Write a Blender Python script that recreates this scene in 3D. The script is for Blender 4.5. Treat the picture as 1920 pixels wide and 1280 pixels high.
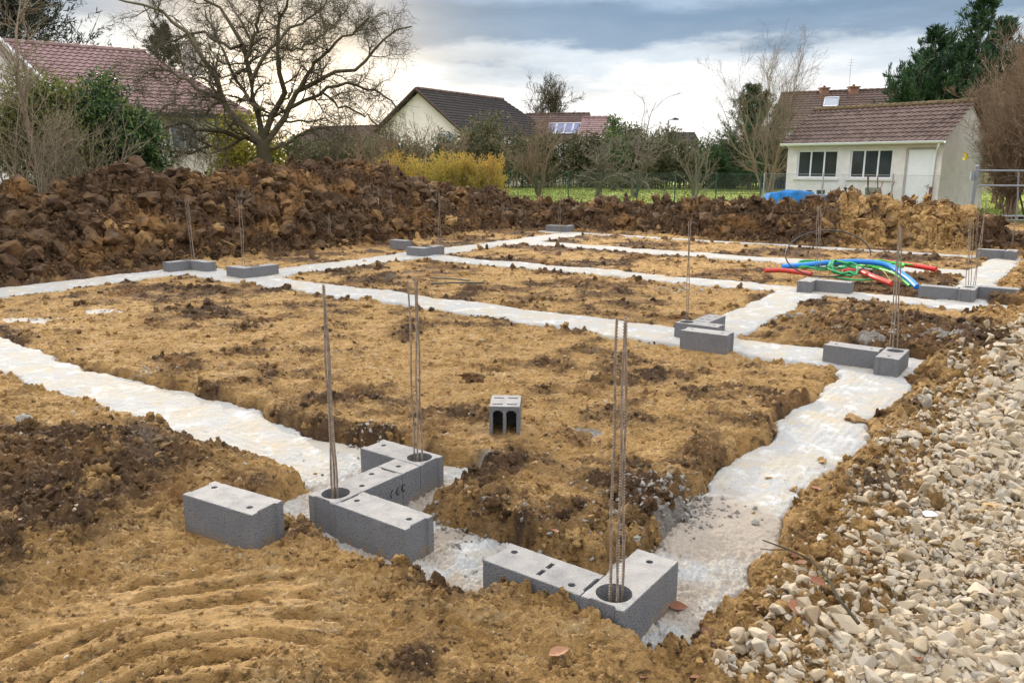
import bpy, bmesh, math, random
import numpy as np
from mathutils import Vector, Matrix
random.seed(7); RNG = np.random.default_rng(7)
R = math.radians
for o in list(bpy.data.objects): bpy.data.objects.remove(o)
SC = bpy.context.scene; COL = SC.collection

# ------------------------------------------------------------------ camera, sky, sun, exposure
FPX, PITCH, CAMH = 1481.0, 0.2205, 1.9
cam = bpy.data.cameras.new('camera'); camo = bpy.data.objects.new('camera', cam); COL.objects.link(camo)
cam.sensor_width = 36; cam.lens = 36*FPX/1920; cam.clip_start = .05; cam.clip_end = 3000
camo.location = (0, 0, CAMH); camo.rotation_euler = (math.pi/2-PITCH, 0, 0)
SC.camera = camo
SC.view_settings.view_transform = 'Standard'; SC.view_settings.look = 'None'
SC.view_settings.exposure = 0.2; SC.view_settings.gamma = 1
SUN_AZ, SUN_EL = R(-22), R(19)       # azimuth from +Y (negative = left)
sun = bpy.data.lights.new('sun', 'SUN'); sun.energy = 3.8; sun.angle = R(4); sun.color = (1, .86, .66)
suno = bpy.data.objects.new('sun', sun); COL.objects.link(suno)
sd = Vector((math.sin(SUN_AZ)*math.cos(SUN_EL), math.cos(SUN_AZ)*math.cos(SUN_EL), math.sin(SUN_EL)))
suno.rotation_euler = sd.to_track_quat('Z', 'Y').to_euler()

def world():
    w = bpy.data.worlds.new('World'); SC.world = w; w.use_nodes = True
    nt = w.node_tree; N = nt.nodes; L = nt.links; N.clear()
    def n(t, **k):
        x = N.new(t)
        for a, b in k.items(): setattr(x, a, b)
        return x
    def mth(op, a, b=None, c=None):
        m = n('ShaderNodeMath', operation=op)
        for i, v in enumerate((a, b, c)):
            if v is None: continue
            if isinstance(v, (int, float)): m.inputs[i].default_value = v
            else: L.new(v, m.inputs[i])
        return m.outputs[0]
    tc = n('ShaderNodeTexCoord'); sep = n('ShaderNodeSeparateXYZ'); L.new(tc.outputs['Generated'], sep.inputs[0])
    z = sep.outputs[2]
    def noise(sx, sy, sz, scale, detail, rough, off=0):
        mp = n('ShaderNodeMapping'); mp.inputs['Scale'].default_value = (sx, sy, sz); mp.inputs['Location'].default_value = (off, off*.7, off*.3)
        L.new(tc.outputs['Generated'], mp.inputs[0])
        t = n('ShaderNodeTexNoise'); t.inputs['Scale'].default_value = scale; t.inputs['Detail'].default_value = detail; t.inputs['Roughness'].default_value = rough
        L.new(mp.outputs[0], t.inputs[0]); return t.outputs['Fac']
    n1 = noise(1, 1, 4.5, 2.6, 5, .5, 3.1)      # long cloud bank edge
    n2 = noise(1, 1, 3.5, 9, 6, .6, 1.7)      # wisps
    # cloud-bank coordinate: elevation, warped
    zz = mth('ADD', z, mth('MULTIPLY', mth('SUBTRACT', n1, .5), .11))
    zz = mth('ADD', zz, mth('MULTIPLY', mth('SUBTRACT', n2, .5), .06))
    zz = mth('ADD', zz, mth('MULTIPLY', mth('SUBTRACT', .45, mth('ABSOLUTE', mth('SUBTRACT', sep.outputs[0], .08))), .05))
    rp = n('ShaderNodeValToRGB'); L.new(zz, rp.inputs[0]); cr = rp.color_ramp; cr.interpolation = 'EASE'
    stops = [(0.0, (.78, .77, .76)), (.05, (1.05, 1.03, 1.01)), (.11, (1.02, 1.02, 1.02)), (.133, (.66, .73, .80)), (.150, (.27, .37, .50)),
             (.18, (.22, .32, .45)), (.215, (.42, .55, .70)), (.30, (1.7, 1.75, 1.85)), (1.0, (2.5, 2.5, 2.55))]
    while len(cr.elements) < len(stops): cr.elements.new(.5)
    for e, (p, c) in zip(cr.elements, stops): e.position = p; e.color = (*c, 1)
    # wisps of grey inside the white band
    wr = n('ShaderNodeMapRange'); wr.inputs[1].default_value = .45; wr.inputs[2].default_value = .75; wr.inputs[3].default_value = 1.05; wr.inputs[4].default_value = .80
    n3 = noise(1, 1, 7, 5, 5, .55, 9.3); L.new(n3, wr.inputs[0])
    mul = n('ShaderNodeVectorMath', operation='MULTIPLY'); L.new(rp.outputs[0], mul.inputs[0]); L.new(wr.outputs[0], mul.inputs[1])
    # glow of the veiled sun on the cloud
    dt = n('ShaderNodeVectorMath', operation='DOT_PRODUCT'); L.new(tc.outputs['Generated'], dt.inputs[0])
    gv = (math.sin(R(-15.5))*math.cos(R(5.5)), math.cos(R(-15.5))*math.cos(R(5.5)), math.sin(R(5.5))); dt.inputs[1].default_value = gv
    g = mth('POWER', mth('MAXIMUM', dt.outputs['Value'], 0), 90)
    gc = n('ShaderNodeVectorMath', operation='SCALE'); gc.inputs[0].default_value = (.85, .56, .20); L.new(g, gc.inputs['Scale'])
    bk = n('ShaderNodeMapRange'); L.new(sep.outputs[1], bk.inputs[0])      # unseen low sky behind the viewer, dimmed to shade faces turned to it
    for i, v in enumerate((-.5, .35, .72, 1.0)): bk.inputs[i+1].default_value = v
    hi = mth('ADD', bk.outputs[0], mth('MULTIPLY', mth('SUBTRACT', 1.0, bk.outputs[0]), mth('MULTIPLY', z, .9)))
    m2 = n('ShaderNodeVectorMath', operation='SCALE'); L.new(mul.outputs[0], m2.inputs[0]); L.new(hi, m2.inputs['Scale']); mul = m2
    add = n('ShaderNodeVectorMath', operation='ADD'); L.new(mul.outputs[0], add.inputs[0]); L.new(gc.outputs[0], add.inputs[1])
    sky = n('ShaderNodeTexSky', sky_type='NISHITA', sun_disc=False); sky.sun_elevation = SUN_EL; sky.sun_rotation = SUN_AZ
    b1 = n('ShaderNodeBackground'); L.new(sky.outputs[0], b1.inputs[0]); b1.inputs[1].default_value = .05
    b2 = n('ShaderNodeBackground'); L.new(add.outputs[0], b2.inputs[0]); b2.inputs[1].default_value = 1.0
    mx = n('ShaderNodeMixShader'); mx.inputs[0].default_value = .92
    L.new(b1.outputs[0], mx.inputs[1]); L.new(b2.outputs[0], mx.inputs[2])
    out = n('ShaderNodeOutputWorld'); L.new(mx.outputs[0], out.inputs[0])
world()

# ------------------------------------------------------------------ helpers
CT, ST = math.cos(PITCH), math.sin(PITCH)
def at(px, py, Y):
    """world point seen at photo pixel (1920 wide) lying at world distance Y"""
    dx = (px-960)/FPX; dy = (640-py)/FPX
    d = (dx, CT+dy*ST, -ST+dy*CT); t = Y/d[1]
    return Vector((d[0]*t, Y, CAMH+d[2]*t))
def gp(px, py, z=0.):
    dx = (px-960)/FPX; dy = (640-py)/FPX
    d = (dx, CT+dy*ST, -ST+dy*CT); t = (z-CAMH)/d[2]
    return Vector((d[0]*t, d[1]*t, z))
YAW = -.632; OX, OY = -1.077, 3.90
CU, SU = math.cos(YAW), math.sin(YAW)
def uv(u, v, z=0.): return Vector((OX+u*CU-v*SU, OY+u*SU+v*CU, z))
def to_uv(x, y): return (x-OX)*CU+(y-OY)*SU, -(x-OX)*SU+(y-OY)*CU

def tag(o, label=None, cat=None, group=None, kind=None):
    if label: o['label'] = label
    if cat: o['category'] = cat
    if group: o['group'] = group
    if kind: o['kind'] = kind
    return o
def empty(name, loc=(0, 0, 0), rz=0, **k):
    o = bpy.data.objects.new(name, None); o.empty_display_size = .2; COL.objects.link(o); o.location = loc; o.rotation_euler = (0, 0, rz)
    return tag(o, **k)
def mk(name, V, F, mat=None, parent=None, smooth=False, attrs=None, **k):
    """F: list of int arrays (n,3) or (n,4)"""
    me = bpy.data.meshes.new(name)
    V = np.asarray(V, np.float32).reshape(-1, 3)
    F = [np.asarray(f, np.int32) for f in (F if isinstance(F, list) else [F]) if len(f)]
    me.vertices.add(len(V)); me.vertices.foreach_set('co', V.ravel())
    nl = sum(f.size for f in F); nf = sum(len(f) for f in F)
    me.loops.add(nl); me.polygons.add(nf)
    me.loops.foreach_set('vertex_index', np.concatenate([f.ravel() for f in F]))
    tot = np.concatenate([np.full(len(f), f.shape[1], np.int32) for f in F])
    st = np.concatenate([[0], np.cumsum(tot)[:-1]]).astype(np.int32)
    me.polygons.foreach_set('loop_start', st); me.polygons.foreach_set('loop_total', tot)
    me.polygons.foreach_set('use_smooth', np.full(nf, smooth))
    for n_, a in (attrs or {}).items():
        at_ = me.attributes.new(n_, 'FLOAT', 'POINT'); at_.data.foreach_set('value', np.asarray(a, np.float32))
    me.update(calc_edges=True)
    if mat: me.materials.append(mat)
    o = bpy.data.objects.new(name, me); COL.objects.link(o); o.parent = parent
    return tag(o, **k)
def from_bm(name, bm, mat=None, parent=None, smooth=False, **k):
    me = bpy.data.meshes.new(name); bm.to_mesh(me); bm.free()
    if smooth: me.polygons.foreach_set('use_smooth', [True]*len(me.polygons))
    if mat: me.materials.append(mat)
    o = bpy.data.objects.new(name, me); COL.objects.link(o); o.parent = parent
    return tag(o, **k)
class MB:
    """collects verts/faces"""
    def __init__(s): s.V = []; s.F4 = []; s.F3 = []; s.n = 0; s.T = []
    def add(s, V, F, t=0.):
        V = np.asarray(V, float).reshape(-1, 3); s.V.append(V)
        for f in (F if isinstance(F, list) else [F]):
            f = np.asarray(f)
            if len(f): (s.F4 if f.shape[1] == 4 else s.F3).append(f+s.n)
        s.T.append(np.full(len(V), t) if np.isscalar(t) else np.asarray(t)); s.n += len(V); return s
    def box(s, c, d, M=None, t=0.):
        x, y, z = [a/2 for a in d]
        V = np.array([(-x, -y, -z), (x, -y, -z), (x, y, -z), (-x, y, -z), (-x, -y, z), (x, -y, z), (x, y, z), (-x, y, z)])
        if M is not None: V = V@np.array(M.to_3x3()).T
        return s.add(V+np.array(c), np.array([(0, 3, 2, 1), (4, 5, 6, 7), (0, 1, 5, 4), (1, 2, 6, 5), (2, 3, 7, 6), (3, 0, 4, 7)]), t)
    def tube(s, pts, r, sides=8, caps=True, t=0.):
        pts = np.array([list(p) for p in pts], float); r = np.broadcast_to(np.asarray(r, float), (len(pts),))
        V, F = tubes(pts[None], r[None], sides)
        s.add(V, F, t)
        if caps:
            for e in (0, -1):
                c = pts[e]; k = len(pts)-1 if e else 0
                ring = V[k*sides:(k+1)*sides]
                s.add(np.vstack([ring, c]), np.array([(i, (i+1) % sides, sides) for i in range(sides)]), t)
        return s
    def quad(s, a, b, c, d, t=0.): return s.add([list(a), list(b), list(c), list(d)], np.array([(0, 1, 2, 3)]), t)
    def build(s, name, mat, parent=None, smooth=False, **k):
        F = []
        if s.F4: F.append(np.vstack(s.F4))
        if s.F3: F.append(np.vstack(s.F3))
        return mk(name, np.vstack(s.V), F, mat, parent, smooth, {'tint': np.concatenate(s.T)}, **k)
def tubes(P, Rd, sides):
    """P (B,N,3), Rd (B,N) -> verts, quads"""
    B, N, _ = P.shape
    T = np.gradient(P, axis=1); T /= np.linalg.norm(T, axis=2, keepdims=True)+1e-9
    ref = np.where(np.abs(T[:, :1, 2:3]) > .9, np.array([1., 0, 0]), np.array([0, 0, 1.]))
    A = np.cross(T, np.broadcast_to(ref, T.shape)); A /= np.linalg.norm(A, axis=2, keepdims=True)+1e-9
    Bn = np.cross(T, A)
    th = np.arange(sides)*2*np.pi/sides
    V = P[:, :, None]+Rd[:, :, None, None]*(A[:, :, None]*np.cos(th)[:, None]+Bn[:, :, None]*np.sin(th)[:, None])
    idx = np.arange(B*N*sides).reshape(B, N, sides)
    a = idx[:, :-1]; b = idx[:, 1:]
    F = np.stack([a, np.roll(a, -1, 2), np.roll(b, -1, 2), b], -1).reshape(-1, 4)
    return V.reshape(-1, 3), F

# noise in numpy
_ang = np.random.default_rng(3).uniform(0, 2*np.pi, 4096); _gx, _gy = np.cos(_ang).astype(np.float32), np.sin(_ang).astype(np.float32)
def _h(i, j, s):
    h = (i.astype(np.int64)*374761393+j.astype(np.int64)*668265263+s*974634777) & 0xffffffff
    h = ((h ^ (h >> 13))*1274126177) & 0xffffffff
    return ((h ^ (h >> 16)) & 4095).astype(np.int32)
def pn(x, y, s=0):
    xi = np.floor(x); yi = np.floor(y); fx = (x-xi).astype(np.float32); fy = (y-yi).astype(np.float32)
    xi = xi.astype(np.int32); yi = yi.astype(np.int32)
    u = fx*fx*fx*(fx*(fx*6-15)+10); v = fy*fy*fy*(fy*(fy*6-15)+10)
    def g(i, j, dx, dy):
        h = _h(i, j, s); return _gx[h]*dx+_gy[h]*dy
    a = g(xi, yi, fx, fy); b = g(xi+1, yi, fx-1, fy); c = g(xi, yi+1, fx, fy-1); d = g(xi+1, yi+1, fx-1, fy-1)
    return (a+u*(b-a)+v*(c-a+u*(a-b-c+d)))*1.5
def fbm(x, y, f, o=3, s=0, g=.5, bil=False):
    t = 0; a = 1.
    for k in range(o):
        q = pn(x*f+k*17.3, y*f-k*9.1, s+k)
        t = t+a*((np.abs(q)*2-.5) if bil else q); a *= g; f *= 2.07
    return t
def ss(a, b, x):
    t = np.clip((x-a)/(b-a), 0, 1); return t*t*(3-2*t)

# ------------------------------------------------------------------ materials
MAT = {}
class NM:
    def __init__(s, name, rough=.9, spec=.3):
        m = bpy.data.materials.new(name); m.use_nodes = True; s.m = m; s.nt = m.node_tree; s.N = s.nt.nodes; s.L = s.nt.links
        s.b = s.N['Principled BSDF']; s.b.inputs['Roughness'].default_value = rough; s.b.inputs['Specular IOR Level'].default_value = spec
        s.tc = s.N.new('ShaderNodeTexCoord'); MAT[name] = m
    def geo(s): return s.N.new('ShaderNodeNewGeometry').outputs['Position']
    def noise(s, scale, detail=4, rough=.55, vec=None, sc=None, dist=0):
        t = s.N.new('ShaderNodeTexNoise'); t.inputs['Scale'].default_value = scale; t.inputs['Detail'].default_value = detail; t.inputs['Roughness'].default_value = rough; t.inputs['Distortion'].default_value = dist
        v = vec or s.geo()
        if sc:
            mp = s.N.new('ShaderNodeMapping'); mp.inputs['Scale'].default_value = sc; s.L.new(v, mp.inputs[0]); v = mp.outputs[0]
        s.L.new(v, t.inputs[0]); return t.outputs['Fac']
    def voro(s, scale, feat='F1', vec=None):
        t = s.N.new('ShaderNodeTexVoronoi'); t.inputs['Scale'].default_value = scale; t.feature = feat; s.L.new(vec or s.geo(), t.inputs[0]); return t.outputs['Distance']
    def attr(s, name): a = s.N.new('ShaderNodeAttribute'); a.attribute_name = name; return a.outputs['Fac']
    def rng(s, x, a, b, c=0., d=1.):
        m = s.N.new('ShaderNodeMapRange'); s.L.new(x, m.inputs[0])
        for i, v in enumerate((a, b, c, d)): m.inputs[i+1].default_value = v
        return m.outputs[0]
    def mth(s, op, a, b=None):
        m = s.N.new('ShaderNodeMath'); m.operation = op
        for i, v in enumerate((a, b)):
            if v is None: continue
            if isinstance(v, (int, float)): m.inputs[i].default_value = v
            else: s.L.new(v, m.inputs[i])
        return m.outputs[0]
    def mix(s, f, a, b, mode='MIX'):
        m = s.N.new('ShaderNodeMix'); m.data_type = 'RGBA'; m.blend_type = mode
        if isinstance(f, (int, float)): m.inputs[0].default_value = f
        else: s.L.new(f, m.inputs[0])
        for i, v in ((6, a), (7, b)):
            if isinstance(v, tuple): m.inputs[i].default_value = (*v, 1)
            else: s.L.new(v, m.inputs[i])
        return m.outputs[2]
    def col(s, c):
        if isinstance(c, tuple): s.b.inputs['Base Color'].default_value = (*c, 1)
        else: s.L.new(c, s.b.inputs['Base Color'])
        return s
    def bump(s, h, strength=.5, dist=.01):
        b = s.N.new('ShaderNodeBump'); b.inputs['Strength'].default_value = strength; b.inputs['Distance'].default_value = dist
        s.L.new(h, b.inputs['Height']); s.L.new(b.outputs[0], s.b.inputs['Normal']); return s
    def rough(s, x): s.L.new(x, s.b.inputs['Roughness']); return s

def soil(name, moist_add=0.):
    m = NM(name, .88, .25)
    dk = m.attr('dark'); gr = m.attr('grey')
    n1 = m.noise(6, 6, .65); n2 = m.noise(38, 5, .7); n3 = m.noise(1.3, 3, .5)
    ochre = m.mix(m.rng(n1, .3, .7), (.41, .232, .072), (.62, .385, .155))
    n4 = m.noise(16, 7, .75, sc=(.5, 1.3, 1.6), dist=.6); ochre = m.mix(m.rng(n2, .60, .76), ochre, (.74, .57, .34)); ochre = m.mix(m.rng(n4, .48, .36), ochre, (.13, .072, .028)); n5 = m.noise(5, 8, .75, sc=(.6, 1.2, 1)); ochre = m.mix(m.rng(n5, .55, .72), ochre, (.70, .51, .27))
    ochre = m.mix(m.rng(n2, .42, .30), ochre, (.12, .07, .028))
    dark = m.mix(m.rng(n1, .3, .7), (.05, .028, .015), (.16, .088, .040)); n6 = m.noise(.9, 6, .65); dark = m.mix(m.rng(n6, .50, .66), dark, (.27, .14, .048)); n7 = m.noise(.7, 5, .6, sc=(1, 1, 1.4), dist=1.); dark = m.mix(m.rng(n7, .60, .72), dark, (.20, .15, .11))
    dark = m.mix(m.rng(n2, .6, .78), dark, (.30, .21, .115))
    f = m.rng(m.mth('ADD', m.mth('ADD', dk, m.mth('MULTIPLY', m.mth('SUBTRACT', n2, .5), .7)), m.mth('MULTIPLY', m.mth('SUBTRACT', n3, .5), .6)), .25, .75)
    c = m.mix(f, ochre, dark)
    c = m.mix(m.rng(m.mth('ADD', gr, m.mth('MULTIPLY', m.mth('SUBTRACT', n2, .5), .6)), .4, .7), c, m.mix(n2, (.22, .19, .16), (.42, .39, .35)))
    m.col(c)
    b = m.mth('ADD', m.mth('MULTIPLY', m.noise(55, 8, .72), 1.0), m.mth('MULTIPLY', m.noise(160, 4, .75), .55))
    b = m.mth('ADD', b, m.mth('MULTIPLY', m.noise(13, 6, .7), 2.0))
    m.bump(b, 1.0, .034)
    m.rough(m.rng(m.noise(9, 3), .35, .7, .72, .95))
    return m.m
soil('soil')
def concrete_fresh():
    m = NM('fresh_concrete', .9, .2)
    n1 = m.noise(2.2, 5, .6); n2 = m.noise(70, 5, .75); n3 = m.noise(9, 4, .6); md = m.attr('mud')
    c = m.mix(m.rng(n1, .42, .66), (.365, .365, .36), (.415, .355, .26))
    c = m.mix(m.rng(n2, .35, .65), m.mix(.6, c, (.27, .27, .265)), c); c = m.mix(m.rng(m.noise(26, 6, .75), .56, .70), c, (.36, .35, .33)); c = m.mix(m.rng(m.noise(5, 6, .7), .53, .66), c, (.50, .50, .49))
    c = m.mix(m.rng(n3, .54, .72), c, (.40, .33, .23))
    c = m.mix(m.rng(m.mth('ADD', md, m.mth('MULTIPLY', m.mth('SUBTRACT', n3, .5), .9)), .35, .75), c, m.mix(n2, (.20, .165, .13), (.38, .33, .275)))
    m.col(c)
    m.bump(m.mth('ADD', m.noise(60, 6, .75), m.mth('MULTIPLY', m.voro(90), .4)), .7, .008)
concrete_fresh()
def block_mat():
    m = NM('block_concrete', .92, .2)
    n1 = m.noise(7, 4, .6); n2 = m.noise(220, 3, .8); v = m.voro(160)
    c = m.mix(m.rng(n1, .3, .7), (.165, .17, .19), (.245, .243, .248))
    c = m.mix(m.rng(n2, .25, .75), m.mix(.6, c, (.09, .09, .10)), m.mix(.35, c, (.46, .46, .45)))
    c = m.mix(m.rng(m.voro(75), .16, .24), (.05, .05, .055), c)
    # lighter tops: light from above painted into the colour by normal; then clay stains
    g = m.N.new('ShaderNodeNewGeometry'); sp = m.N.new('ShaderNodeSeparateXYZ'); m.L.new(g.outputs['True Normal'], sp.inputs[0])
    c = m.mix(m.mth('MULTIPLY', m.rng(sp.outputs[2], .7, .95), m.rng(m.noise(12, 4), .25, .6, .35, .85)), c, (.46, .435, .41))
    c = m.mix(m.mth('MULTIPLY', m.rng(m.noise(11, 5, .7), .60, .78), .55), c, (.36, .27, .17))
    oi = m.N.new('ShaderNodeObjectInfo'); c = m.mix(m.rng(oi.outputs['Random'], 0, 1, 0, .28), c, (.13, .13, .14))
    so = m.N.new('ShaderNodeSeparateXYZ'); m.L.new(m.tc.outputs['Object'], so.inputs[0])      # clay splashed on the foot of the block
    sp_ = m.mth('SUBTRACT', m.mth('MULTIPLY', m.mth('SUBTRACT', m.noise(16, 7, .8), .45), .55), so.outputs[2]); c = m.mix(m.rng(sp_, .0, .05, 0, .6), c, (.34, .225, .11))
    m.col(c); m.bump(m.mth('ADD', n2, m.mth('MULTIPLY', v, .9)), 1.0, .007)
block_mat()
def simple(name, c, rough=.7, spec=.3, var=.25, scale=12, bump=0, bscale=60, metal=0):
    m = NM(name, rough, spec); n1 = m.noise(scale, 4, .6)
    d = tuple(x*(1-var) for x in c); l = tuple(min(1, x*(1+var)) for x in c)
    m.col(m.mix(m.rng(n1, .3, .7), d, l)); m.b.inputs['Metallic'].default_value = metal
    if bump: m.bump(m.noise(bscale, 4, .7), .6, bump)
    return m.m
def tinted(name, stops, rough=.85, scale=20, bump=.004, bscale=60, trans=0, nvar=.5):
    """colour by per-piece tint attribute 0..1 across stops, broken up by noise"""
    m = NM(name, rough, .25); t = m.mth('ADD', m.attr('tint'), m.mth('MULTIPLY', m.mth('SUBTRACT', m.noise(scale, 4, .6), .5), nvar))
    r = m.N.new('ShaderNodeValToRGB'); m.L.new(t, r.inputs[0])
    while len(r.color_ramp.elements) < len(stops): r.color_ramp.elements.new(.5)
    for i, (e, c) in enumerate(zip(r.color_ramp.elements, stops)): e.position = i/(len(stops)-1); e.color = (*c, 1)
    m.col(r.outputs[0])
    if bump: m.bump(m.noise(bscale, 5, .7), .8, bump)
    if trans:
        tr = m.N.new('ShaderNodeBsdfTranslucent'); m.L.new(r.outputs[0], tr.inputs[0]); mx = m.N.new('ShaderNodeMixShader'); mx.inputs[0].default_value = trans
        m.L.new(m.b.outputs[0], mx.inputs[1]); m.L.new(tr.outputs[0], mx.inputs[2]); m.L.new(mx.outputs[0], m.N['Material Output'].inputs[0])
    return m.m
tinted('limestone', [(.21, .145, .085), (.30, .23, .145), (.37, .30, .21), (.44, .375, .28), (.33, .29, .235)], .85, 25, .003, 120, nvar=.35)
tinted('clod', [(.08, .046, .022), (.17, .10, .045), (.30, .19, .085), (.40, .275, .135)], .9, 30, .006, 90, nvar=.6)
tinted('rubble', [(.17, .155, .135), (.30, .28, .25), (.46, .45, .43)], .9, 30, .004, 90)
tinted('bark_grey', [(.09, .075, .06), (.17, .145, .11), (.27, .235, .185)], .9, 8, .01, 30)
tinted('bark_dark', [(.05, .043, .026), (.095, .082, .05), (.16, .14, .085)], .9, 8, .01, 30)
tinted('twig_brown', [(.10, .07, .045), (.19, .135, .09), (.33, .24, .16)], .9, 8, 0)
tinted('twig_tan', [(.13, .10, .065), (.21, .165, .11), (.29, .24, .165)], .9, 8, 0)
tinted('leaf_laurel', [(.02, .045, .02), (.045, .09, .03), (.09, .15, .045), (.2, .22, .06)], .45, 3, 0, trans=.2)
tinted('leaf_olive', [(.05, .07, .02), (.10, .13, .035), (.16, .18, .05), (.26, .25, .08)], .6, 3, 0, trans=.3)
tinted('leaf_conifer', [(.012, .035, .018), (.025, .065, .03), (.045, .10, .04), (.08, .13, .05)], .7, 3, 0, trans=.1)
tinted('leaf_conifer_dark', [(.012, .02, .012), (.022, .035, .02), (.035, .05, .028)], .7, 3, 0, trans=.1)
tinted('leaf_yellow', [(.16, .20, .02), (.36, .31, .055), (.47, .36, .07), (.46, .24, .07)], .7, 2, 0, trans=.35, nvar=.3)
tinted('leaf_hedge', [(.045, .055, .026), (.085, .10, .045), (.13, .125, .065), (.19, .15, .09)], .7, 2, 0, trans=.2)
tinted('leaf_dead', [(.10, .04, .022), (.20, .075, .038), (.28, .14, .075), (.26, .17, .12)], .6, 40, .002, 80)
tinted('roof_pink', [(.19, .12, .11), (.25, .165, .155), (.31, .215, .205)], .8, 3, .004, 30)
tinted('roof_dark', [(.03, .027, .028), (.05, .043, .042), (.075, .062, .058)], .8, 3, .004, 30)
tinted('roof_brown', [(.07, .045, .038), (.11, .072, .06), (.16, .11, .09)], .8, 3, .004, 30)
tinted('roof_mossy', [(.05, .034, .03), (.095, .064, .055), (.15, .105, .09), (.17, .135, .095)], .85, 6, .005, 40, nvar=.5)
simple('ridge_moss', (.16, .12, .07), .95, .1, .5, 9, .02)
simple('render_white', (.74, .70, .68), .9, .2, .10, 2.5, .008)
simple('render_cream', (.60, .55, .50), .9, .2, .12, 1.5, .004)
simple('render_bright', (.88, .80, .765), .9, .2, .06, 2, .004)
simple('render_grey', (.42, .38, .36), .9, .2, .10, 2, .004)
simple('paint_white', (.82, .84, .87), .5, .4, .04, 3)
simple('glass_dark', (.035, .045, .05), .08, .6, .3, 1.2)
simple('glass_sky', (.22, .26, .31), .3, .7, .1)
simple('solar_blue', (.07, .08, .19), .45, .7, .2, 2)
simple('alu', (.55, .56, .57), .35, .5, .1, 8, metal=.7)
simple('galvanised', (.22, .25, .28), .6, .4, .15, 8, metal=.3)
simple('fence_green', (.035, .08, .06), .6, .3, .2, 8)
simple('wire_grey', (.30, .31, .30), .6, .3, .2, 8)
simple('rust_pipe', (.18, .035, .025), .6, .3, .2, 8)
simple('rebar', (.25, .20, .155), .7, .4, .45, 30, .002, 200, metal=.3)
simple('tarp_blue', (.02, .15, .40), .8, .2, .25, 4, .01, 12)
simple('dark_plastic', (.03, .03, .03), .5, .4)
simple('tyre', (.025, .025, .025), .85, .2)
simple('barrow_green', (.11, .12, .085), .7, .3, .3)
simple('pipe_red', (.58, .025, .018), .38, .4, .08); simple('pipe_red_dull', (.50, .05, .035), .45, .4, .15)
simple('pipe_blue', (.012, .20, .62), .38, .4, .08)
simple('pipe_green', (.02, .30, .10), .4, .4, .12); simple('pipe_lime', (.05, .42, .06), .4, .4, .12)
simple('pipe_black', (.035, .035, .035), .45, .4); simple('cable_dark', (.03, .06, .055), .45, .4)
simple('cord_tan', (.45, .36, .16), .8, .2)
simple('brick', (.27, .15, .105), .9, .2, .2, 10, .003); simple('marker', (.02, .02, .022), .7, .2, .1)
simple('paper', (.80, .81, .86), .6, .3, .03); simple('leaf_bright', (.75, .62, .03), .6, .3, .1)
def grass():
    m = NM('grass', .9, .15); n1 = m.noise(.35, 5, .6); n2 = m.noise(9, 5, .7)
    c = m.mix(m.rng(n1, .35, .65), (.17, .24, .04), (.31, .37, .07)); c = m.mix(m.rng(n2, .5, .75), c, (.42, .44, .13)); m.col(c); m.bump(n2, 1, .05)
grass()
def meadow():
    m = NM('meadow', .95, .1); n1 = m.noise(.2, 5, .6); n2 = m.noise(6, 5, .7)
    c = m.mix(m.rng(n1, .35, .65), (.10, .10, .035), (.15, .13, .06)); c = m.mix(m.rng(n2, .5, .75), c, (.17, .14, .07)); m.col(c); m.bump(n2, 1, .05)
meadow()

# ------------------------------------------------------------------ the terrain as a function
STR = [(-.30, .3, -.05, .50), (.2, 1.25, -.14, .50), (1.2, 1.93, .03, .50), (-10.3, -.1, .38, 1.0), (-.42, .34, -.04, 1.12), (1.48, 2.05, .22, 5.5),
       (-10.3, 2.05, 5.2, 5.98), (-.55, .1, 5.5, 9.8), (-8.8, 2.5, 9.42, 10.1), (-8.8, 1.5, 13.05, 13.85),
       (-9.8, 2.06, 16.4, 16.72), (-8.85, -8.05, 5.3, 16.8), (-10.5, -9.6, .38, 5.9), (1.5, 2.05, 9.5, 16.7)]
def sdf(x, y):
    U, V = to_uv(x, y)
    r = np.hypot(x, y)
    wx = .10*pn(x*.9, y*.9, 51)+.06*pn(x*3.1, y*3.1, 52)+.022*pn(x*8.7, y*8.7, 53)+.012*pn(x*23, y*23, 54)
    wy = .11*pn(x*.9, y*.9, 61)+.065*pn(x*3.1, y*3.1, 62)+.022*pn(x*8.7, y*8.7, 63)+.012*pn(x*23, y*23, 64)
    k = 1-.55*((U > -1.2) & (U < 2.3) & (V < .75))
    U = U+wx*1.15*k; V = V+wy*1.15*k
    d = np.full(np.shape(x), 9., np.float32)
    for a, b, c, e in STR:
        dx = np.maximum(a-U, U-b); dy = np.maximum(c-V, V-e)
        q = np.hypot(np.maximum(dx, 0), np.maximum(dy, 0))+np.minimum(np.maximum(dx, dy), 0)
        d = np.minimum(d, q)
    return d
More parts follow.
